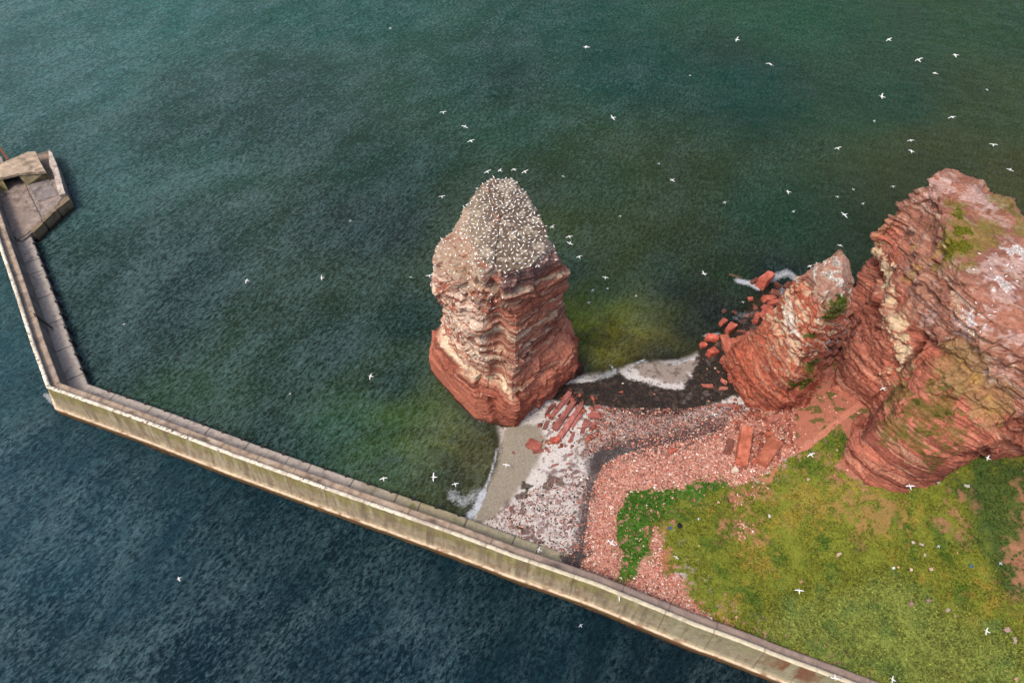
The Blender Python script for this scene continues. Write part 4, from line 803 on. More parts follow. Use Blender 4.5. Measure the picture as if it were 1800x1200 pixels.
def build_boulders():
    g = 'fallen boulders in the surf below the pinnacle'; RB = (178, 84, 60); WB_ = (120, 66, 50)
    B = [(1332, 508, 1352, 488, 22, 'largest blocky red boulder standing in surf left of the pinnacle', RB, .9, g), (1318, 500, 1332, 492, 10, 'small red boulder awash just left of the largest surf boulder', WB_, .6, g),
        (1338, 528, 1360, 526, 13, 'flat red boulder directly below the largest surf boulder', RB, .6, g), (1352, 516, 1368, 520, 13, 'red boulder wedged right of the flat one near the pinnacle foot', WB_, .6, g),
        (1314, 528, 1324, 526, 9, 'small rounded red boulder alone in surf left of the flat boulder', RB, .6, g), (1322, 542, 1332, 544, 10, 'dark red wet boulder in surf under the small rounded one', WB_, .6, g),
        (1338, 560, 1352, 542, 13, 'tilted red boulder between the surf and the leaning slabs', RB, .7, g), (1326, 572, 1332, 552, 12, 'upright red block left of the tilted boulder', RB, .8, g),
        (1274, 586, 1290, 574, 15, 'red-brown boulder with flat top in dark water above the strandline', RB, .7, g), (1264, 574, 1274, 564, 12, 'red boulder touching white water, left end of the surf group', RB, .7, g),
        (1293, 584, 1310, 582, 7, 'low slab just breaking the dark water', WB_, .5, g), (1318, 588, 1334, 586, 12, 'greenish brown boulder between water and red slabs', (118, 84, 56), .6, g),
        (1286, 548, 1296, 552, 7, 'half drowned flat rock in foam', WB_, .4, g), (1268, 552, 1276, 546, 9, 'dark drowned boulder farthest out in the surf', (96, 58, 46), .5, g),
        (1360, 500, 1372, 508, 10, 'dark wet boulder in foam right of the largest surf boulder', (96, 52, 42), .7, g), (1378, 510, 1390, 498, 12, 'brown boulder against the left edge of the pinnacle', WB_, .7, g), (1392, 502, 1398, 492, 9, 'upper small brown boulder against the pinnacle edge', WB_, .7, g), (1338, 545, 1346, 538, 8, 'little red stone among foam beside the tilted boulder', RB, .6, g),
        (1300, 568, 1314, 562, 6, 'thin wet rock in the foam streaks', (90, 60, 50), .4, g), (1350, 535, 1372, 532, 10, 'long flat red block under the wedged boulder', RB, .6, g), (1280, 482, 1306, 490, 6, 'brown drowned rock left of the foam patch', (92, 70, 40), .3, g)]
    g2 = 'loose boulders on the strandline'
    B += [(1237, 594, 1264, 600, 14, 'pointed bright red boulder on the dark shore edge', (196, 84, 56), .8, g2), (1229, 609, 1242, 608, 10, 'round red boulder at the water line, farthest left of its row', (190, 82, 56), .8, g2), (1242, 626, 1259, 619, 15, 'big bright red boulder below the round one', (196, 84, 56), .8, g2),
        (1266, 640, 1276, 632, 13, 'red boulder leaning beside the slab fan', (188, 84, 58), .8, g2), (1233, 679, 1256, 680, 9, 'long low red boulder on dark weed', (180, 94, 72), .5, g2), (1266, 668, 1278, 676, 8, 'small red boulder on weed left of the pinnacle foot', (178, 96, 76), .6, g2), (1262, 684, 1280, 683, 7, 'flat pinkish boulder under the small weed boulder', (180, 104, 84), .5, g2),
        (1259, 653, 1265, 655, 4, 'tiny red stone on the black weed', (170, 90, 70), .6, g2), (1088, 690, 1096, 689, 4, 'tiny red stone in the dark wet ground', (170, 80, 60), .6, g2), (1258, 714, 1270, 712, 8, 'red stone in mottled shingle left of the pinnacle foot', (168, 96, 80), .5, g2), (1278, 712, 1294, 716, 8, 'pink flat stone at the pinnacle foot', (168, 96, 80), .5, g2), (1278, 726, 1286, 728, 8, 'dull red stone in the shingle under the pinnacle', (150, 88, 74), .5, g2)]
    g3 = 'long parallel rock ribs by the foot of the stack'; RC = (158, 88, 76)
    B += [(962, 742, 1000, 694, 12, 'leftmost long rib of eroded red rock by the stack foot', RC, .4, g3), (970, 762, 1014, 700, 13, 'second long rib from the stack, longest of all', RC, .55, g3), (984, 770, 1026, 708, 13, 'third long rib of pinkish rock from the stack', RC, .55, g3), (958, 732, 972, 712, 9, 'short rib tucked against the stack foot', (130, 70, 60), .5, g3),
        (966, 778, 984, 772, 13, 'bright orange-red block at the lower end of the ribs', (196, 84, 58), .7, g3), (1004, 752, 1024, 724, 9, 'fourth rib, thin and ending in pale sand', RC, .4, g3), (1022, 764, 1030, 736, 9, 'upright narrow rib standing in pale sand', RC, .4, g3), (1028, 752, 1040, 742, 9, 'short stub right of the upright rib', RC, .4, g3),
        (1034, 734, 1056, 728, 14, 'broad red slab at the right end of the ribs', (160, 84, 70), .4, g3), (1044, 718, 1058, 714, 8, 'small red slab above the broad one', (160, 84, 70), .4, g3), (1002, 778, 1008, 760, 8, 'separate small rib on sand below the others', RC, .35, g3), (1040, 750, 1050, 740, 9, 'red lump between broad slab and upright rib', RC, .4, g3),
        (992, 712, 1004, 694, 8, 'upper thin rib by the wet ground', RC, .5, g3), (956, 756, 964, 738, 8, 'low dark rib next to the sand', (124, 72, 62), .4, g3)]
    g4 = 'flat reddish rocks lying on the sand'
    B += [(926, 778, 952, 788, 24, 'round flat red rock patch on sand between stack and seawall', (158, 82, 64), .18, g4), (936, 796, 956, 790, 9, 'low red rock touching the round flat patch', (150, 80, 64), .2, g4), (960, 786, 966, 796, 6, 'narrow red rock right of the round patch', (158, 92, 80), .3, g4),
        (900, 794, 906, 798, 4, 'small brown stone on wet sand', (130, 70, 50), .4, g4), (968, 820, 982, 815, 6, 'flat pink stone in the middle of the pale sand', (160, 100, 88), .3, g4), (994, 816, 1004, 814, 5, 'pink stone right of the flat pink one', (160, 100, 88), .3, g4), (998, 800, 1008, 797, 6, 'pinkish stone below the small rib', (150, 96, 88), .3, g4)]
    g5 = 'big fallen blocks at the top of the shingle'
    B += [(1300, 822, 1307, 766, 21, 'tall rectangular orange slab standing in the shingle', (180, 92, 60), 1.0, g5), (1334, 820, 1362, 778, 24, 'wedge shaped orange rock at the edge of the grass', (188, 100, 66), .7, g5), (1276, 800, 1284, 776, 12, 'dark leaning slab left of the tall rectangular one', (120, 68, 54), .7, g5),
        (1348, 745, 1374, 730, 15, 'long pale red rock below the pinnacle', (176, 104, 84), .6, g5), (1368, 748, 1378, 743, 10, 'small block against the long pale red rock', (172, 94, 74), .6, g5), (1344, 764, 1358, 763, 9, 'orange lump between the slabs and the long rock', (190, 98, 64), .6, g5), (1316, 770, 1326, 766, 10, 'brown lump beside the top of the tall slab', (160, 84, 56), .6, g5),
        (1322, 816, 1330, 808, 9, 'red lump between tall slab and wedge', (184, 92, 64), .6, g5), (1176, 795, 1188, 791, 9, 'single bright red boulder above the shingle bank', (190, 86, 60), .7, g5), (1286, 830, 1294, 826, 12, 'cream boulder on the shingle near the grass', (200, 180, 150), .7, g5), (1380, 778, 1390, 781, 6, 'pink stone beside the curve of the path', (190, 124, 102), .6, g5), (1430, 777, 1438, 774, 5, 'pale stone at the edge of the footpath', (204, 150, 126), .6, g5),
        (1254, 771, 1262, 768, 6, 'orange stone by the dark gravel', (190, 92, 66), .6, g5), (1376, 760, 1388, 752, 9, 'dark red rock on the talus slope', (150, 80, 62), .6, g5)]
    g6 = 'single stones scattered over the grass'; GR = (170, 148, 130)
    B += [(1464, 834, 1474, 846, 7, 'long red stone in the grass left of the big cliff', (178, 110, 84), .5, g6), (1417, 842, 1423, 844, 6, 'lone pinkish stone in yellow grass', (196, 150, 130), .6, g6), (1693, 852, 1704, 855, 6, 'white stone in grass at the right foot of the cliff', (196, 190, 176), .4, g6), (1646, 849, 1653, 848, 5, 'upper pale stone on grass below the cliff', (196, 180, 164), .5, g6),
        (1598, 1066, 1602, 1059, 8, 'brown stone with dark hole beside it, left of the pair', (150, 116, 100), .7, g6), (1628, 1053, 1634, 1059, 9, 'brown stone right of the stone with the dark hole', (156, 124, 108), .7, g6), (1662, 1075, 1668, 1070, 6, 'greyish stone down slope of the brown pair', GR, .6, g6), (1675, 1082, 1680, 1084, 5, 'small pink stone next to the greyish one', (170, 126, 112), .6, g6),
        (1764, 1109, 1774, 1106, 9, 'large pinkish stone at the right edge of the meadow', (186, 148, 132), .5, g6), (1781, 1120, 1785, 1132, 7, 'pale upright stone under the large pinkish one', (176, 152, 136), .5, g6), (1567, 999, 1573, 998, 5, 'white stone, left of three in a row on dry grass', (220, 212, 196), .5, g6), (1598, 1001, 1604, 1002, 6, 'tan stone, middle of three in a row', (196, 166, 138), .5, g6), (1632, 1001, 1640, 1000, 7, 'pinkish stone, right of three in a row', (196, 160, 138), .5, g6),
        (1602, 954, 1608, 953, 6, 'pale stone, left of a scatter in dark grass', (190, 170, 152), .4, g6), (1615, 955, 1624, 959, 5, 'two-toned stone right of the pale one in dark grass', (176, 152, 140), .4, g6), (1623, 975, 1628, 976, 6, 'pale stone below the scatter in dark grass', (190, 172, 150), .4, g6), (1218, 880, 1222, 880, 7, 'red stone in bright green plants', (176, 100, 78), .5, g6), (1281, 880, 1287, 880, 7, 'red stone where plants meet bare earth', (176, 100, 78), .5, g6),
        (1351, 904, 1353, 910, 5, 'small white stone in mid meadow', (214, 204, 186), .5, g6), (1470, 976, 1478, 972, 6, 'flat stone on the bare brown patch edge', (180, 148, 124), .4, g6), (1406, 1024, 1410, 1020, 5, 'pink stone above the gannet over the meadow', (176, 124, 100), .5, g6), (1292, 1083, 1296, 1086, 6, 'pink stone low in the meadow', (180, 126, 104), .5, g6), (1270, 1086, 1274, 1085, 6, 'reddish stone left of the low pink one', (180, 126, 104), .5, g6), (1782, 1194, 1790, 1192, 6, 'pinkish stone at the bottom right of the meadow', (190, 142, 122), .5, g6)]
    g7 = 'rocks heaped in the cleft between pinnacle and cliff'
    rr = random.Random(5)
    for (x1, y1, x2, y2, w, lb, c_, h, gg) in B: boulder(x1, y1, x2, y2, w, lb, col=c_, hgt=h, group=gg, e=.2 if ('tall rect' in lb or 'wedge' in lb or 'leaning slab' in lb) else .3)
    # fan of tilted slabs left of the pinnacle
    g8 = 'fan of tilted red slabs against the pinnacle foot'
    for q in [(1272, 598, 1300, 660, 17, 'outermost long slab of the red fan'), (1286, 596, 1312, 646, 15, 'second slab of the red fan'), (1300, 592, 1322, 630, 15, 'third slab of the red fan'), (1314, 594, 1332, 618, 13, 'inner slab of the red fan'), (1326, 612, 1344, 606, 16, 'blunt slab end closest to the pinnacle'), (1340, 580, 1366, 596, 22, 'layered block above the red fan'), (1344, 566, 1376, 548, 22, 'smooth reddish slab leaning on the pinnacle'), (1362, 552, 1384, 540, 18, 'upper slab leaning on the pinnacle flank')]:
        boulder(*q, name='rock_slab', col=(186, 96, 66), hgt=.3, group=g8, cat='rock slab', e=.2, sink=.3)
    cl = [(1444, 640), (1452, 624), (1460, 606), (1468, 592), (1478, 580), (1486, 568), (1458, 640), (1466, 622), (1474, 606), (1450, 656), (1482, 592), (1448, 672), (1456, 660), (1492, 556)]
    for k, (x, y) in enumerate(cl):
        a = rr.uniform(-1, 1); boulder(x - 6, y + 4 + 3 * a, x + 6, y - 5 + 3 * a, 11, 'reddish block jammed in the narrow cleft between pinnacle and big cliff', col=(150, 84, 64), hgt=.7, group=g7, z=4.5 + (690 - y) * .012)

# ------------------------------------------------------------------ countless small stuff
ICO = None
def ico():
    t = (1 + 5 ** .5) / 2; V = np.array([(-1, t, 0), (1, t, 0), (-1, -t, 0), (1, -t, 0), (0, -1, t), (0, 1, t), (0, -1, -t), (0, 1, -t), (t, 0, -1), (t, 0, 1), (-t, 0, -1), (-t, 0, 1)], float); V /= np.linalg.norm(V[0])
    F = np.array([(0, 11, 5), (0, 5, 1), (0, 1, 7), (0, 7, 10), (0, 10, 11), (1, 5, 9), (5, 11, 4), (11, 10, 2), (10, 7, 6), (7, 1, 8), (3, 9, 4), (3, 4, 2), (3, 2, 6), (3, 6, 8), (3, 8, 9), (4, 9, 5), (2, 4, 11), (6, 2, 10), (8, 6, 7), (9, 8, 1)]); return V, F
def scatter_stones(name, p, size, col, mat, flat=.55, label='', seed=1):
    r = np.random.default_rng(seed); n = len(p); V0, F0 = ico(); z = ground_z(p)
    sc = size[:, None] * np.c_[r.uniform(.7, 1.5, n), r.uniform(.6, 1.0, n), r.uniform(.6, 1.1, n) * flat]; a = r.uniform(0, 6.28, n)
    V = V0[None] * (1 + r.uniform(-.22, .22, (n, 12, 1))) * sc[:, None, :]
    X = V[..., 0] * np.cos(a)[:, None] - V[..., 1] * np.sin(a)[:, None] + p[:, :1]; Y = V[..., 0] * np.sin(a)[:, None] + V[..., 1] * np.cos(a)[:, None] + p[:, 1:2]; Zz = V[..., 2] + (z + sc[:, 2] * .35)[:, None]
    V = np.stack([X, Y, Zz], -1).reshape(-1, 3); F = (F0[None] + (np.arange(n) * 12)[:, None, None]).reshape(-1, 3)
    o = mesh(name, V, F, mat, col=np.repeat(col, 12, 0)); tag(o, label, None, kind='stuff'); return o
def rnd_in(poly, n, seed):
    r = np.random.default_rng(seed); P_ = np.array(poly); q = np.c_[r.uniform(P_[:, 0].min(), P_[:, 0].max(), n), r.uniform(P_[:, 1].min(), P_[:, 1].max(), n)]; return q[inpoly(q, poly)]
def tufts(name, base, size, col, label, seed=1, blades=4, nrm=None):
    r = np.random.default_rng(seed); n = len(base); a = r.uniform(0, 6.28, (n, blades)); ln = size[:, None] * r.uniform(.6, 1.3, (n, blades)); tilt = r.uniform(.25, 1.0, (n, blades))
    d = np.stack([np.cos(a) * np.sin(tilt), np.sin(a) * np.sin(tilt), np.cos(tilt)], -1); s = np.stack([-np.sin(a), np.cos(a), 0 * a], -1) * (ln * .2)[..., None]
    b = base[:, None, :] + np.stack([np.cos(a), np.sin(a), 0 * a], -1) * (size[:, None] * .15)[..., None]; tip = b + d * ln[..., None]; mid = b + d * (ln * .55)[..., None]; mid[..., 2] += .1 * ln; b = b - [0, 0, .05]
    V = np.stack([b - s, b + s, mid + s * .9, tip, mid - s * .9], 2).reshape(-1, 3); k = np.arange(n * blades)[:, None] * 5
    F = k + np.array([[0, 1, 2, 3, 4]]); cc = np.repeat((col[:, None, :] * r.uniform(.75, 1.3, (n, blades, 1))).reshape(-1, 3), 5, 0)
    o = mesh(name, V, F, M_leaf, col=cc); tag(o, label, None, kind='stuff'); return o
def build_stuff():
    r = np.random.default_rng(17)
    q = rnd_in(Z['pebble'], 60000, 3); g = sdf(q, Z['grass']) + 1.5 * fbm(q, (3, 3, 1), 4, 61); keep = (g < .4) | (r.random(len(q)) < .03); q = q[keep]
    q = np.vstack([q, rnd_in(Z['rim'], 500, 91), rnd_in(Z['grass'], 500, 92), rnd_in(Z['bare4'], 200, 93), rnd_in(Z['talus'], 900, 94), rnd_in(Z['bare5'], 500, 95), rnd_in(Z['bare6'], 400, 96), rnd_in(Z['mottle'], 2600, 97), rnd_in(Z['mauve'], 900, 98), rnd_in(Z['darkrock'], 260, 99)])
    q = q[dline(q, wall_poly) > 2.4]; n = len(q); sz = .09 + .2 * r.random(n) ** 3.5; pal = np.array([A(182, 122, 102), A(196, 144, 122), A(166, 100, 82), A(206, 176, 156), A(126, 88, 78), A(220, 204, 186), A(184, 124, 104), A(196, 152, 132)])
    pick = r.choice(8, n, p=[.22, .17, .16, .09, .12, .04, .12, .08]); scatter_stones('shingle', q, sz, pal[pick] * r.uniform(.8, 1.15, (n, 1)), M_stone, .7, 'bank of small red and pinkish stones between beach and grass', 5)
    # darker, sparser stones of the mottled zone and the sand
    q = np.vstack([rnd_in(Z['mottle'], 9000, 8), rnd_in(Z['mauve'], 2600, 9)]); n = len(q); pick = r.choice(4, n); pal = np.array([A(120, 76, 68), A(84, 64, 58), A(160, 122, 108), A(150, 88, 74)])
    scatter_stones('gravel', q, .07 + .14 * r.random(n) ** 2, pal[pick] * r.uniform(.8, 1.15, (n, 1)), M_stone, .5, 'mixed gravel and stones strewn over the sand', 6)
    q = np.vstack([rnd_in(Z['darkrock'], 12000, 11), rnd_in(Z['mauve'], 800, 12), rnd_in(Z['mottle'], 1300, 13)]); n = len(q); d = np.minimum(dline(q, Z['dg1']), dline(q, Z['dg2']))
    q = q[sdf(q, Z['tongue']) < -.2]; n = len(q)
    scatter_stones('seaweed', q, .07 + .2 * r.random(n) ** 3, A(44, 36, 26)[None] * r.uniform(.5, 1.5, (n, 1)), M_weed, .35, 'dark brown seaweed washed up along the shore', 7)
    q = []
    for nm_, w_ in (('dg1', 2.0), ('dg2', 1.1), ('weed2', 1.0)):
        L_ = np.array(Z[nm_]); t = r.uniform(0, len(L_) - 1.001, 3600 if nm_ == 'dg1' else 1600); i = t.astype(int); f = (t - i)[:, None]; q.append(L_[i] * (1 - f) + L_[i + 1] * f + r.normal(0, w_ * .6, (len(t), 2)))
    q = np.vstack(q); q = q[dline(q, wall_poly) > 3]; n = len(q)
    scatter_stones('wrack_line', q, .05 + .13 * r.random(n) ** 2, A(62, 52, 50)[None] * r.uniform(.5, 1.6, (n, 1)), M_weed, .5, 'dark band of weed and grit along the top of the beach', 9)
    rub = G([(1240, 610), (1280, 545), (1330, 500), (1400, 480), (1400, 560), (1345, 610), (1320, 660), (1300, 640)]); q = np.vstack([rnd_in(rub, 420, 41), rnd_in(G([(945, 745), (1000, 680), (1065, 705), (1060, 760), (1000, 790), (950, 790)]), 260, 42), rnd_in(G([(1290, 700), (1400, 715), (1400, 800), (1290, 830)]), 500, 43)]); n = len(q)
    scatter_stones('rubble', q, .16 + .5 * r.random(n) ** 3, A(150, 84, 66)[None] * r.uniform(.45, 1.15, (n, 1)), M_stone, .7, 'small broken red rubble round the feet of the rocks', 8)
    # grass
    q = np.c_[r.uniform(10, 112, 150000), r.uniform(12, 88, 150000)]; q = q[(q[:, 1] > 26) | (q[:, 0] < 100)]
    c, g, pb = ground_colour(q, ground_z(q)); bare = c[:, 0] > c[:, 1] * 1.35; q_ok = (g > .6) & (dline(q, wall_poly) > 2.6) & (~bare | (r.random(len(q)) < .08)); q = q[q_ok]; c = c[q_ok]; n = len(q)
    lt = sdf(q, Z['light']) > -2; sz = np.where(lt, .34, .24) * r.uniform(.6, 1.35, n); b = np.c_[q, ground_z(q)]
    tufts('grass', b, sz, c * r.uniform(.55, 1.5, (n, 1)), 'green and straw-coloured grass and herbs on the slope', 21)
    # plants on the cliff and the pinnacle
    for P3, N3, C3, nm, lb, k in ((CP, CN, CC, 'cliff_plants', 'low green plants growing on ledges and top of the big cliff', 9000), (PP, PN, PC, 'cliff_plants', 'bright green plants in patches on the pinnacle', 2500)):
        gi = np.where((C3[:, 1] > C3[:, 0] * .86) & (N3[:, 2] > -.2) & (P3[:, 2] > 3))[0]; gi = r.choice(gi, min(k, len(gi)), False)
        tufts(nm, P3[gi] + N3[gi] * .03, .2 * r.uniform(.7, 1.4, len(gi)), C3[gi] * r.uniform(.6, 1.2, (len(gi), 1)), lb, 23)
    # plants of the talus
    q = rnd_in(Z['talus'], 6000, 31); c, g, pb = ground_colour(q, ground_z(q)); k = c[:, 1] > c[:, 0] * .9; q = q[k]; c = c[k]
    tufts('talus_plants', np.c_[q, ground_z(q)], .26 * r.uniform(.7, 1.4, len(q)), c, 'scattered green plants on the red earth below the pinnacle', 25)

# ------------------------------------------------------------------ birds
def loft(sec, m=8):
    V = []; F = []
    for (x, y, z, a, b) in sec:
        for k in range(m): an = 2 * math.pi * k / m; V.append((x, y + a * math.cos(an), z + b * math.sin(an)))
    for i in range(len(sec) - 1):
        for k in range(m): F.append((i * m + k, i * m + (k + 1) % m, (i + 1) * m + (k + 1) % m, (i + 1) * m + k))
    F.append(tuple(range(m - 1, -1, -1))); F.append(tuple(range((len(sec) - 1) * m, len(sec) * m))); return V, F
WHITE = (.86, .85, .82); BLACK = (.03, .03, .03); BUFF = (.72, .60, .38); BILL = (.45, .5, .55)
def flying_mesh(name, bend, sweep, grey=False, head=BUFF):
    sec = [(.50, 0, 0, .004, .004), (.42, 0, 0, .022, .022), (.36, 0, .005, .045, .045), (.28, 0, .005, .048, .05), (.18, 0, 0, .075, .075), (.02, 0, 0, .095, .09), (-.15, 0, 0, .08, .07), (-.3, 0, 0, .05, .04), (-.42, 0, 0, .04, .018), (-.52, 0, 0, .006, .006)]
    V, F = loft(sec); col = [BILL] * 16 + [head] * 16 + [WHITE] * (8 * 6)
    V = [(v[0] * 1.2, v[1] * 1.15, v[2]) for v in V]
    wg = [(.05, .08, .25, 0), (.30, .12, .24, .5), (.52, .11, .21, .8), (.70, .07, .17, 1), (.86, .02, .12, 1), (.98, -.06, .02, 1)]
    for s in (-1, 1):
        b = len(V)
        for (y, xc, ch, _) in wg:
            yy = s * y; z = bend[0] * min(y, .45) + bend[1] * max(0, y - .45); xx = xc - sweep * max(0, y - .45)
            c_ = BLACK if y > .8 else ((.42, .44, .47) if grey else WHITE)
            for dx, dz in ((ch * .5, 0), (ch * .1, .02), (-ch * .5, 0), (ch * .1, -.012)): V.append((xx + dx, yy, z + .03 + dz)); col.append(c_)
        for i in range(len(wg) - 1):
            for k in range(4):
                f = (b + i * 4 + k, b + i * 4 + (k + 1) % 4, b + i * 4 + 4 + (k + 1) % 4, b + i * 4 + 4 + k); F.append(f if s > 0 else f[::-1])
        F.append(tuple(b + k for k in range(4)) if s < 0 else tuple(b + k for k in range(3, -1, -1))); F.append(tuple(len(V) - 4 + k for k in range(4)))
    o = mesh(name, V, F, M_bird, col=np.array(col), smooth=True); return o
def sit_mesh(name, neck):
    sec = [(.43, 0, .30 * neck + .10, .004, .004), (.36, 0, .30 * neck + .11, .02, .02), (.30, 0, .30 * neck + .11, .05, .055), (.24, 0, .26 * neck + .08, .055, .06), (.17, 0, .12 * neck + .06, .085, .09), (.02, 0, .04, .13, .12), (-.16, 0, .02, .12, .10), (-.32, 0, .01, .07, .05), (-.48, 0, .0, .03, .02), (-.55, 0, 0, .004, .004)]
    V, F = loft(sec, 7); col = [BILL] * 14 + [BUFF] * 14 + [WHITE] * 28 + [BLACK] * 14
    return mesh(name, V, F, M_bird, col=np.array(col), smooth=True)
FLY = """1031 83 17 80|over open water near the top centre of the photo
1296 70 12 60|high over open water in the upper right, left of a pair
1354 113 17 10|gliding left of the upper right group with wings level
1563 70 13 30|topmost of the upper right group
1615 106 15 20|second in the upper right group, wings tilted
1680 97 15 80|rightmost at the top of the upper right group
1644 129 14 50|lowest of the tight upper right group
1551 170 15 70|alone below the upper right group
1674 206 13 5|over brownish water at the right, wings straight
1078 207 15 110|alone over green water right of centre
779 198 12 20|uppermost of three left above the stack
817 222 13 150|middle of three left above the stack
828 248 14 30|lowest of three left above the stack
1473 261 12 10|left of the two over dark water above the pinnacle
1601 247 11 350|upper of two close together above the big cliff
1602 266 13 355|lower of two close together above the big cliff
1746 255 13 340|far right above the cliff's grassy edge
1776 298 12 140|just beyond the right shoulder of the big cliff
857 302 13 25|leftmost of four in a row over the stack's tip
879 300 12 60|second of four in a row over the stack's tip
904 298 13 40|third of four in a row over the stack's tip
923 302 13 25|rightmost of four in a row over the stack's tip
990 310 9 80|small, right of the row over the stack's tip
1182 316 13 120|between the stack and pinnacle over brown water
1158 288 8 30|small, above left of the one between stack and pinnacle
777 346 12 10|left of the stack's upper shoulder
1386 337 14 80|above the pinnacle over dark green water
1472 346 9 10|small, right of the one above the pinnacle
1274 356 8 20|small, left over brown water
1485 377 16 110|large, wings spread, between pinnacle tip and cliff
1500 333 8 100|small, left edge of the cliff's skyline
1517 358 7 20|tiny, near the cliff's left skyline
1570 328 8 350|small, just above the cliff's left skyline
958 399 11 40|left of a pair beside the stack's right shoulder
971 399 11 50|right of a pair beside the stack's right shoulder
1001 416 13 20|upper of two close together right of the stack
1002 427 12 150|lower of two close together right of the stack
1018 452 12 30|just right of the stack's right edge
434 493 13 90|left part of the lagoon, farthest left over the water
566 488 11 100|lagoon, right of the farthest left one
755 485 13 15|left of the stack at mid height
722 487 8 170|small, farther left of the stack at mid height
1064 488 11 350|right of the stack level with its ledges
1042 510 7 40|tiny, right of the stack below the level one
1068 507 7 50|tiny, farther right of the stack
1035 532 9 10|right of the stack over the dark channel
1238 481 15 95|midway between stack and pinnacle
652 661 13 80|lagoon, left of the stack's foot
846 577 13 200|in front of the stack's left banded face
876 604 15 190|in front of the stack's central gully
674 841 14 15|left of a pair over the shallows by the seawall
763 838 16 90|right of a pair over the shallows by the seawall
800 851 13 20|above the breaking wave by the seawall
890 817 14 350|over wet sand on the beach
948 966 14 70|over the apron of the seawall
1075 953 17 145|over the red shingle beside the green plants
315 1016 13 130|over dark open sea outside the wall, far left
1021 1099 9 30|small, over dark sea outside the wall
1256 729 11 10|over mottled shingle left of the pinnacle's foot
1426 799 15 20|over yellow grass left of the cliff
1405 1038 15 350|over the lower meadow
1600 855 16 0|in front of the cliff's lowest red face
1651 790 14 20|in front of the cliff's red buttress
1735 758 13 10|in front of the ochre ledge of the cliff
1737 805 13 50|over the dark recess at the cliff's right foot
1553 683 13 20|in front of the long crack in the cliff
1090 1048 15 85|over the seawall parapet
1735 1109 14 60|over the meadow at the lower right
1468 1190 16 170|over the seawall at the bottom edge
1570 1194 15 60|over grass at the bottom edge
1644 455 15 5|over the crest of the cliff, upper of a group
1612 497 14 150|over the cliff's brown steps, upper left
1602 528 15 5|over the cliff's brown steps, lower
1328 633 12 60|in front of the pinnacle's lower left flank
1477 431 10 130|right above the pinnacle's tip
1424 468 10 20|at the pinnacle's left shoulder
1446 500 12 10|in front of the pinnacle's white stained patch
1306 531 8 20|small, over surf left of the pinnacle
1150 932 10 30|small, over green plants
1189 979 10 150|small, over the meadow near the bare strip
1228 912 7 0|tiny, over the meadow
616 388 7 80|tiny, over the lagoon left of the stack
510 692 7 40|tiny, over the lagoon near the wall
218 570 8 10|tiny, over the lagoon beside the short wall arm
1213 133 7 60|tiny, over open water at the top
1537 213 7 70|tiny, over dark water above the cliff
1735 158 8 30|tiny, over brown water at the right
686 50 7 40|tiny, over open water near the top left of centre
1090 380 7 20|tiny, right of the stack over brown water
1395 372 8 30|tiny, below the one above the pinnacle
1118 520 7 60|tiny, over the channel right of the stack
1650 960 8 20|tiny, over dark meadow below the cliff
1759 990 9 30|small, at the edge of the bare red earth"""
def ray_at_depth(px, py, D):
    u = (px - 900) / 1200 * D; v = (600 - py) / 1200 * D
    return Vector((u, D * math.cos(PITCH) + v * math.sin(PITCH), CAM_H - D * math.sin(PITCH) + v * math.cos(PITCH)))
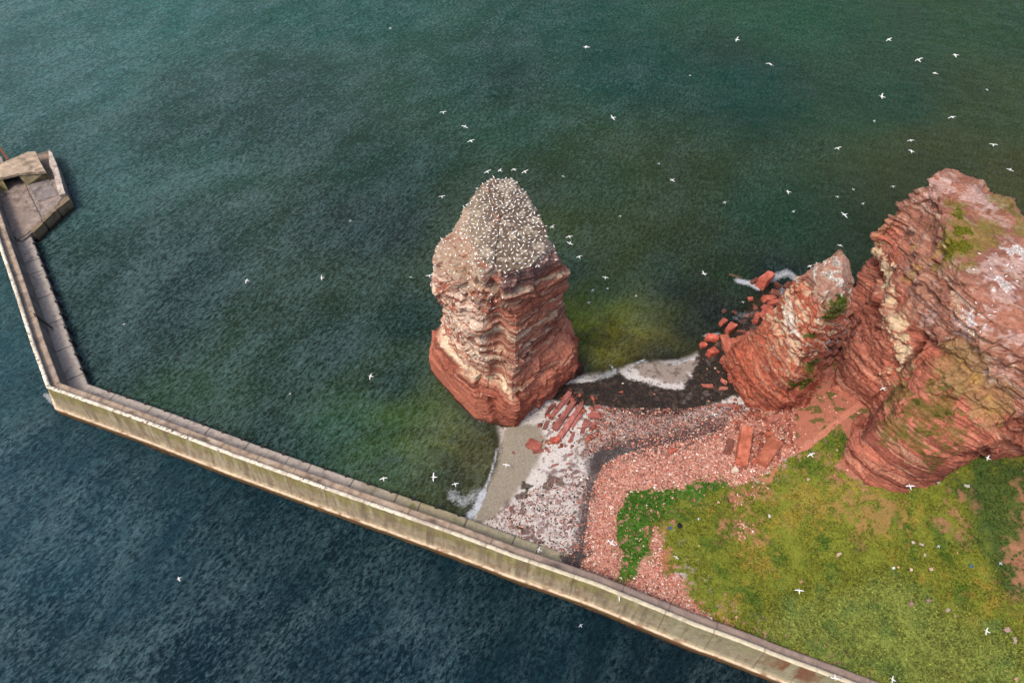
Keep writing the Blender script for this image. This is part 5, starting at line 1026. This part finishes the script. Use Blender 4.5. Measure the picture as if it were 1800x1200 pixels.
def build_birds():
    ms = [flying_mesh('flying_gannet', (.0, -.05), .0), flying_mesh('flying_gannet', (.3, -.15), .12), flying_mesh('flying_gannet', (-.1, -.3), .06)]
    gl = flying_mesh('flying_gull', (.2, -.2), .2, True, WHITE); used = [False] * 4
    for k, ln in enumerate(FLY.split('\n')):
        a, where = ln.split('|'); x, y, sp, hd = map(float, a.split()); gull = sp < 9.5; j = 3 if gull else k % 3
        src = (ms + [gl])[j]
        if used[j]: o = src.copy(); COL.objects.link(o)
        else: o = src; used[j] = True
        span = 1.35 if gull else 1.95; D = 1200 * span / (sp * 1.12); pos = ray_at_depth(x, y, D)
        gnd = 1.5 if outside(np.array([[pos.x, pos.y]]))[0] else max(gz(pos.x, pos.y), 0) + 2
        near = [ (SP, 1), (CP, 1), (PP, 1) ]
        while pos.z < gnd and D > 40: D -= 2; pos = ray_at_depth(x, y, D)
        for _ in range(30):      # stay clear of the rocks
            m = min(np.abs(Q - np.array(pos)).sum(1).min() for Q, _k in near)
            if m > 3.0: break
            D -= 2; pos = ray_at_depth(x, y, D)
        if k in (48, 49, 61, 62, 63, 64, 65, 70, 71, 72, 73, 76): D -= 6; pos = ray_at_depth(x, y, D)
        o.location = pos; rr = random.Random(k); s = (.75 if gull else 1.12) * D * (sp * 1.12) / 1200 / span; o.scale = (s, s, s)
        o.rotation_euler = (rr.uniform(-.35, .35), rr.uniform(-.15, .15), R(hd + 90 * 1))
        kind = 'grey-winged gull' if gull else 'white gannet'
        tag(o, f"{kind} flying {where}".replace('flying small, ', 'flying small ').replace('flying tiny, ', 'flying tiny ').replace('flying large, ', 'flying large '), 'gull' if gull else 'gannet', 'seabirds flying round the rocks')
    # nesting birds
    def pick(Pp, Nn, mask, spacing, n, seed):
        r = np.random.default_rng(seed); idx = np.where(mask)[0]; r.shuffle(idx); cell = {}; out = []
        for i in idx:
            x, y, z = Pp[i]; kx, ky, kz = int(x // spacing), int(y // spacing), int(z // spacing); ok = True
            for a in (-1, 0, 1):
                for b in (-1, 0, 1):
                    for c in (-1, 0, 1):
                        for q in cell.get((kx + a, ky + b, kz + c), ()):
                            if (q[0] - x) ** 2 + (q[1] - y) ** 2 + (q[2] - z) ** 2 < spacing ** 2: ok = False; break
                    if not ok: break
                if not ok: break
            if ok:
                cell.setdefault((kx, ky, kz), []).append((x, y, z)); out.append(i)
                if len(out) >= n: break
        return np.array(out)
    top = (SN[:, 2] > .6) & (SP[:, 2] > 43.8); led = (SN[:, 2] > .45) & (SP[:, 2] > 33) & (SP[:, 2] < 43.8) & ((SP[:, 0] < -1) | (SP[:, 2] > 41)) & (SP[:, 1] < 100)
    low = (SN[:, 2] > .5) & (SP[:, 2] > 17) & (SP[:, 2] < 33) & (SP[:, 0] < -5) & (SP[:, 1] < 92)
    a = pick(SP, SN, top, .78, 520, 1); b = pick(SP, SN, led, .95, 170, 2); c = pick(SP, SN, low, 1.1, 70, 3)
    d = []
    for (x, y, z, rad, n) in ((1700, 572, 35.5, 3.0, 16), (1745, 475, 40, 4.5, 12), (1722, 540, 38, 2.6, 8), (1786, 500, 40, 4, 8), (1768, 455, 40, 3, 5)):
        e = np.linalg.norm(CP - np.array(P(x, y, z)), axis=1) < rad; d += list(pick(CP, CN, e & (CN[:, 2] > .3), .9, n, int(x)))
    d = np.array(d, int)
    sm = [sit_mesh('nesting_gannet', 1.0), sit_mesh('nesting_gannet', .1)]; mes = [o.data for o in sm]; first = [True, True]
    allb = [(SP[i], 0) for i in a] + [(SP[i], 1) for i in b] + [(SP[i], 1) for i in c]; camp = np.array([0, 0, CAM_H])
    allb.sort(key=lambda t: np.linalg.norm(t[0] - camp)); ind = allb[:300 - len(d)]; rest = allb[300 - len(d):]
    ind = [(q, 'g', k) for q, k in ind] + [(CP[i], 'c', 0) for i in d]
    r = random.Random(9)
    for q, w, k in ind:
        j = int(r.random() < .35)
        if first[j]: o = sm[j]; first[j] = False
        else: o = sm[j].copy(); COL.objects.link(o)
        o.location = (q[0], q[1], q[2] + .1); o.rotation_euler = (0, 0, r.uniform(0, 6.28)); s = r.uniform(.66, .82); o.scale = (s, s, s)
        if w == 'c': tag(o, 'white gannet sitting in the loose colony on top of the big headland cliff', 'gannet', 'gannets resting on the headland cliff')
        elif q[2] > 43.5: tag(o, 'white gannet sitting among hundreds on the flat top of the tall sea stack', 'gannet', 'gannets nesting on top of the sea stack')
        else: tag(o, 'white gannet sitting on a ledge on the side of the tall sea stack', 'gannet', 'gannets nesting on the side ledges of the sea stack')
    V = []; Fm = []; cc = []; b0 = 0
    for q, k in rest:
        me = mes[int(r.random() < .35)]; n = len(me.vertices); v = np.empty(n * 3); me.vertices.foreach_get('co', v); v = v.reshape(-1, 3); c4 = np.empty(n * 4, np.float32); me.color_attributes['Col'].data.foreach_get('color', c4)
        an = r.uniform(0, 6.28); v = v * .74; v = np.c_[v[:, 0] * math.cos(an) - v[:, 1] * math.sin(an), v[:, 0] * math.sin(an) + v[:, 1] * math.cos(an), v[:, 2]] + [q[0], q[1], q[2] + .1]
        V.append(v); cc.append(c4.reshape(-1, 4)[:, :3]); Fm += [tuple(i + b0 for i in f.vertices) for f in me.polygons]; b0 += n
    if V:
        o = mesh('gannet_crowd', np.vstack(V), Fm, M_bird, col=np.vstack(cc), smooth=True); tag(o, 'dense crowd of white gannets packed over the far part of the stack top', None, kind='stuff')
def litter():
    for (x, y, w, col, lab, nm) in ((1178, 927, 6, (40, 80, 150), 'small blue plastic float lying in the meadow', 'plastic_float'), (1195, 923, 10, (22, 28, 30), 'tangle of black netting beside the blue float', 'net_tangle'), (1706, 994, 9, (66, 110, 110), 'faded teal rag beside yellow flowers in the meadow', 'rag')):
        boulder(x - w / 2, y, x + w / 2, y + 2, w, lab, name=nm, col=col, hgt=.5, e=.8, cat=nm.replace('_', ' '))

#--MAIN
gp, gzv, gcol = build_ground()
build_sea()
SP, SN, SC = build_stack()
PP, PN, PC = build_pinnacle()
CP, CN, CC = build_cliff()
build_wall()
build_platform()
build_boulders()
build_stuff()
build_birds()
litter()
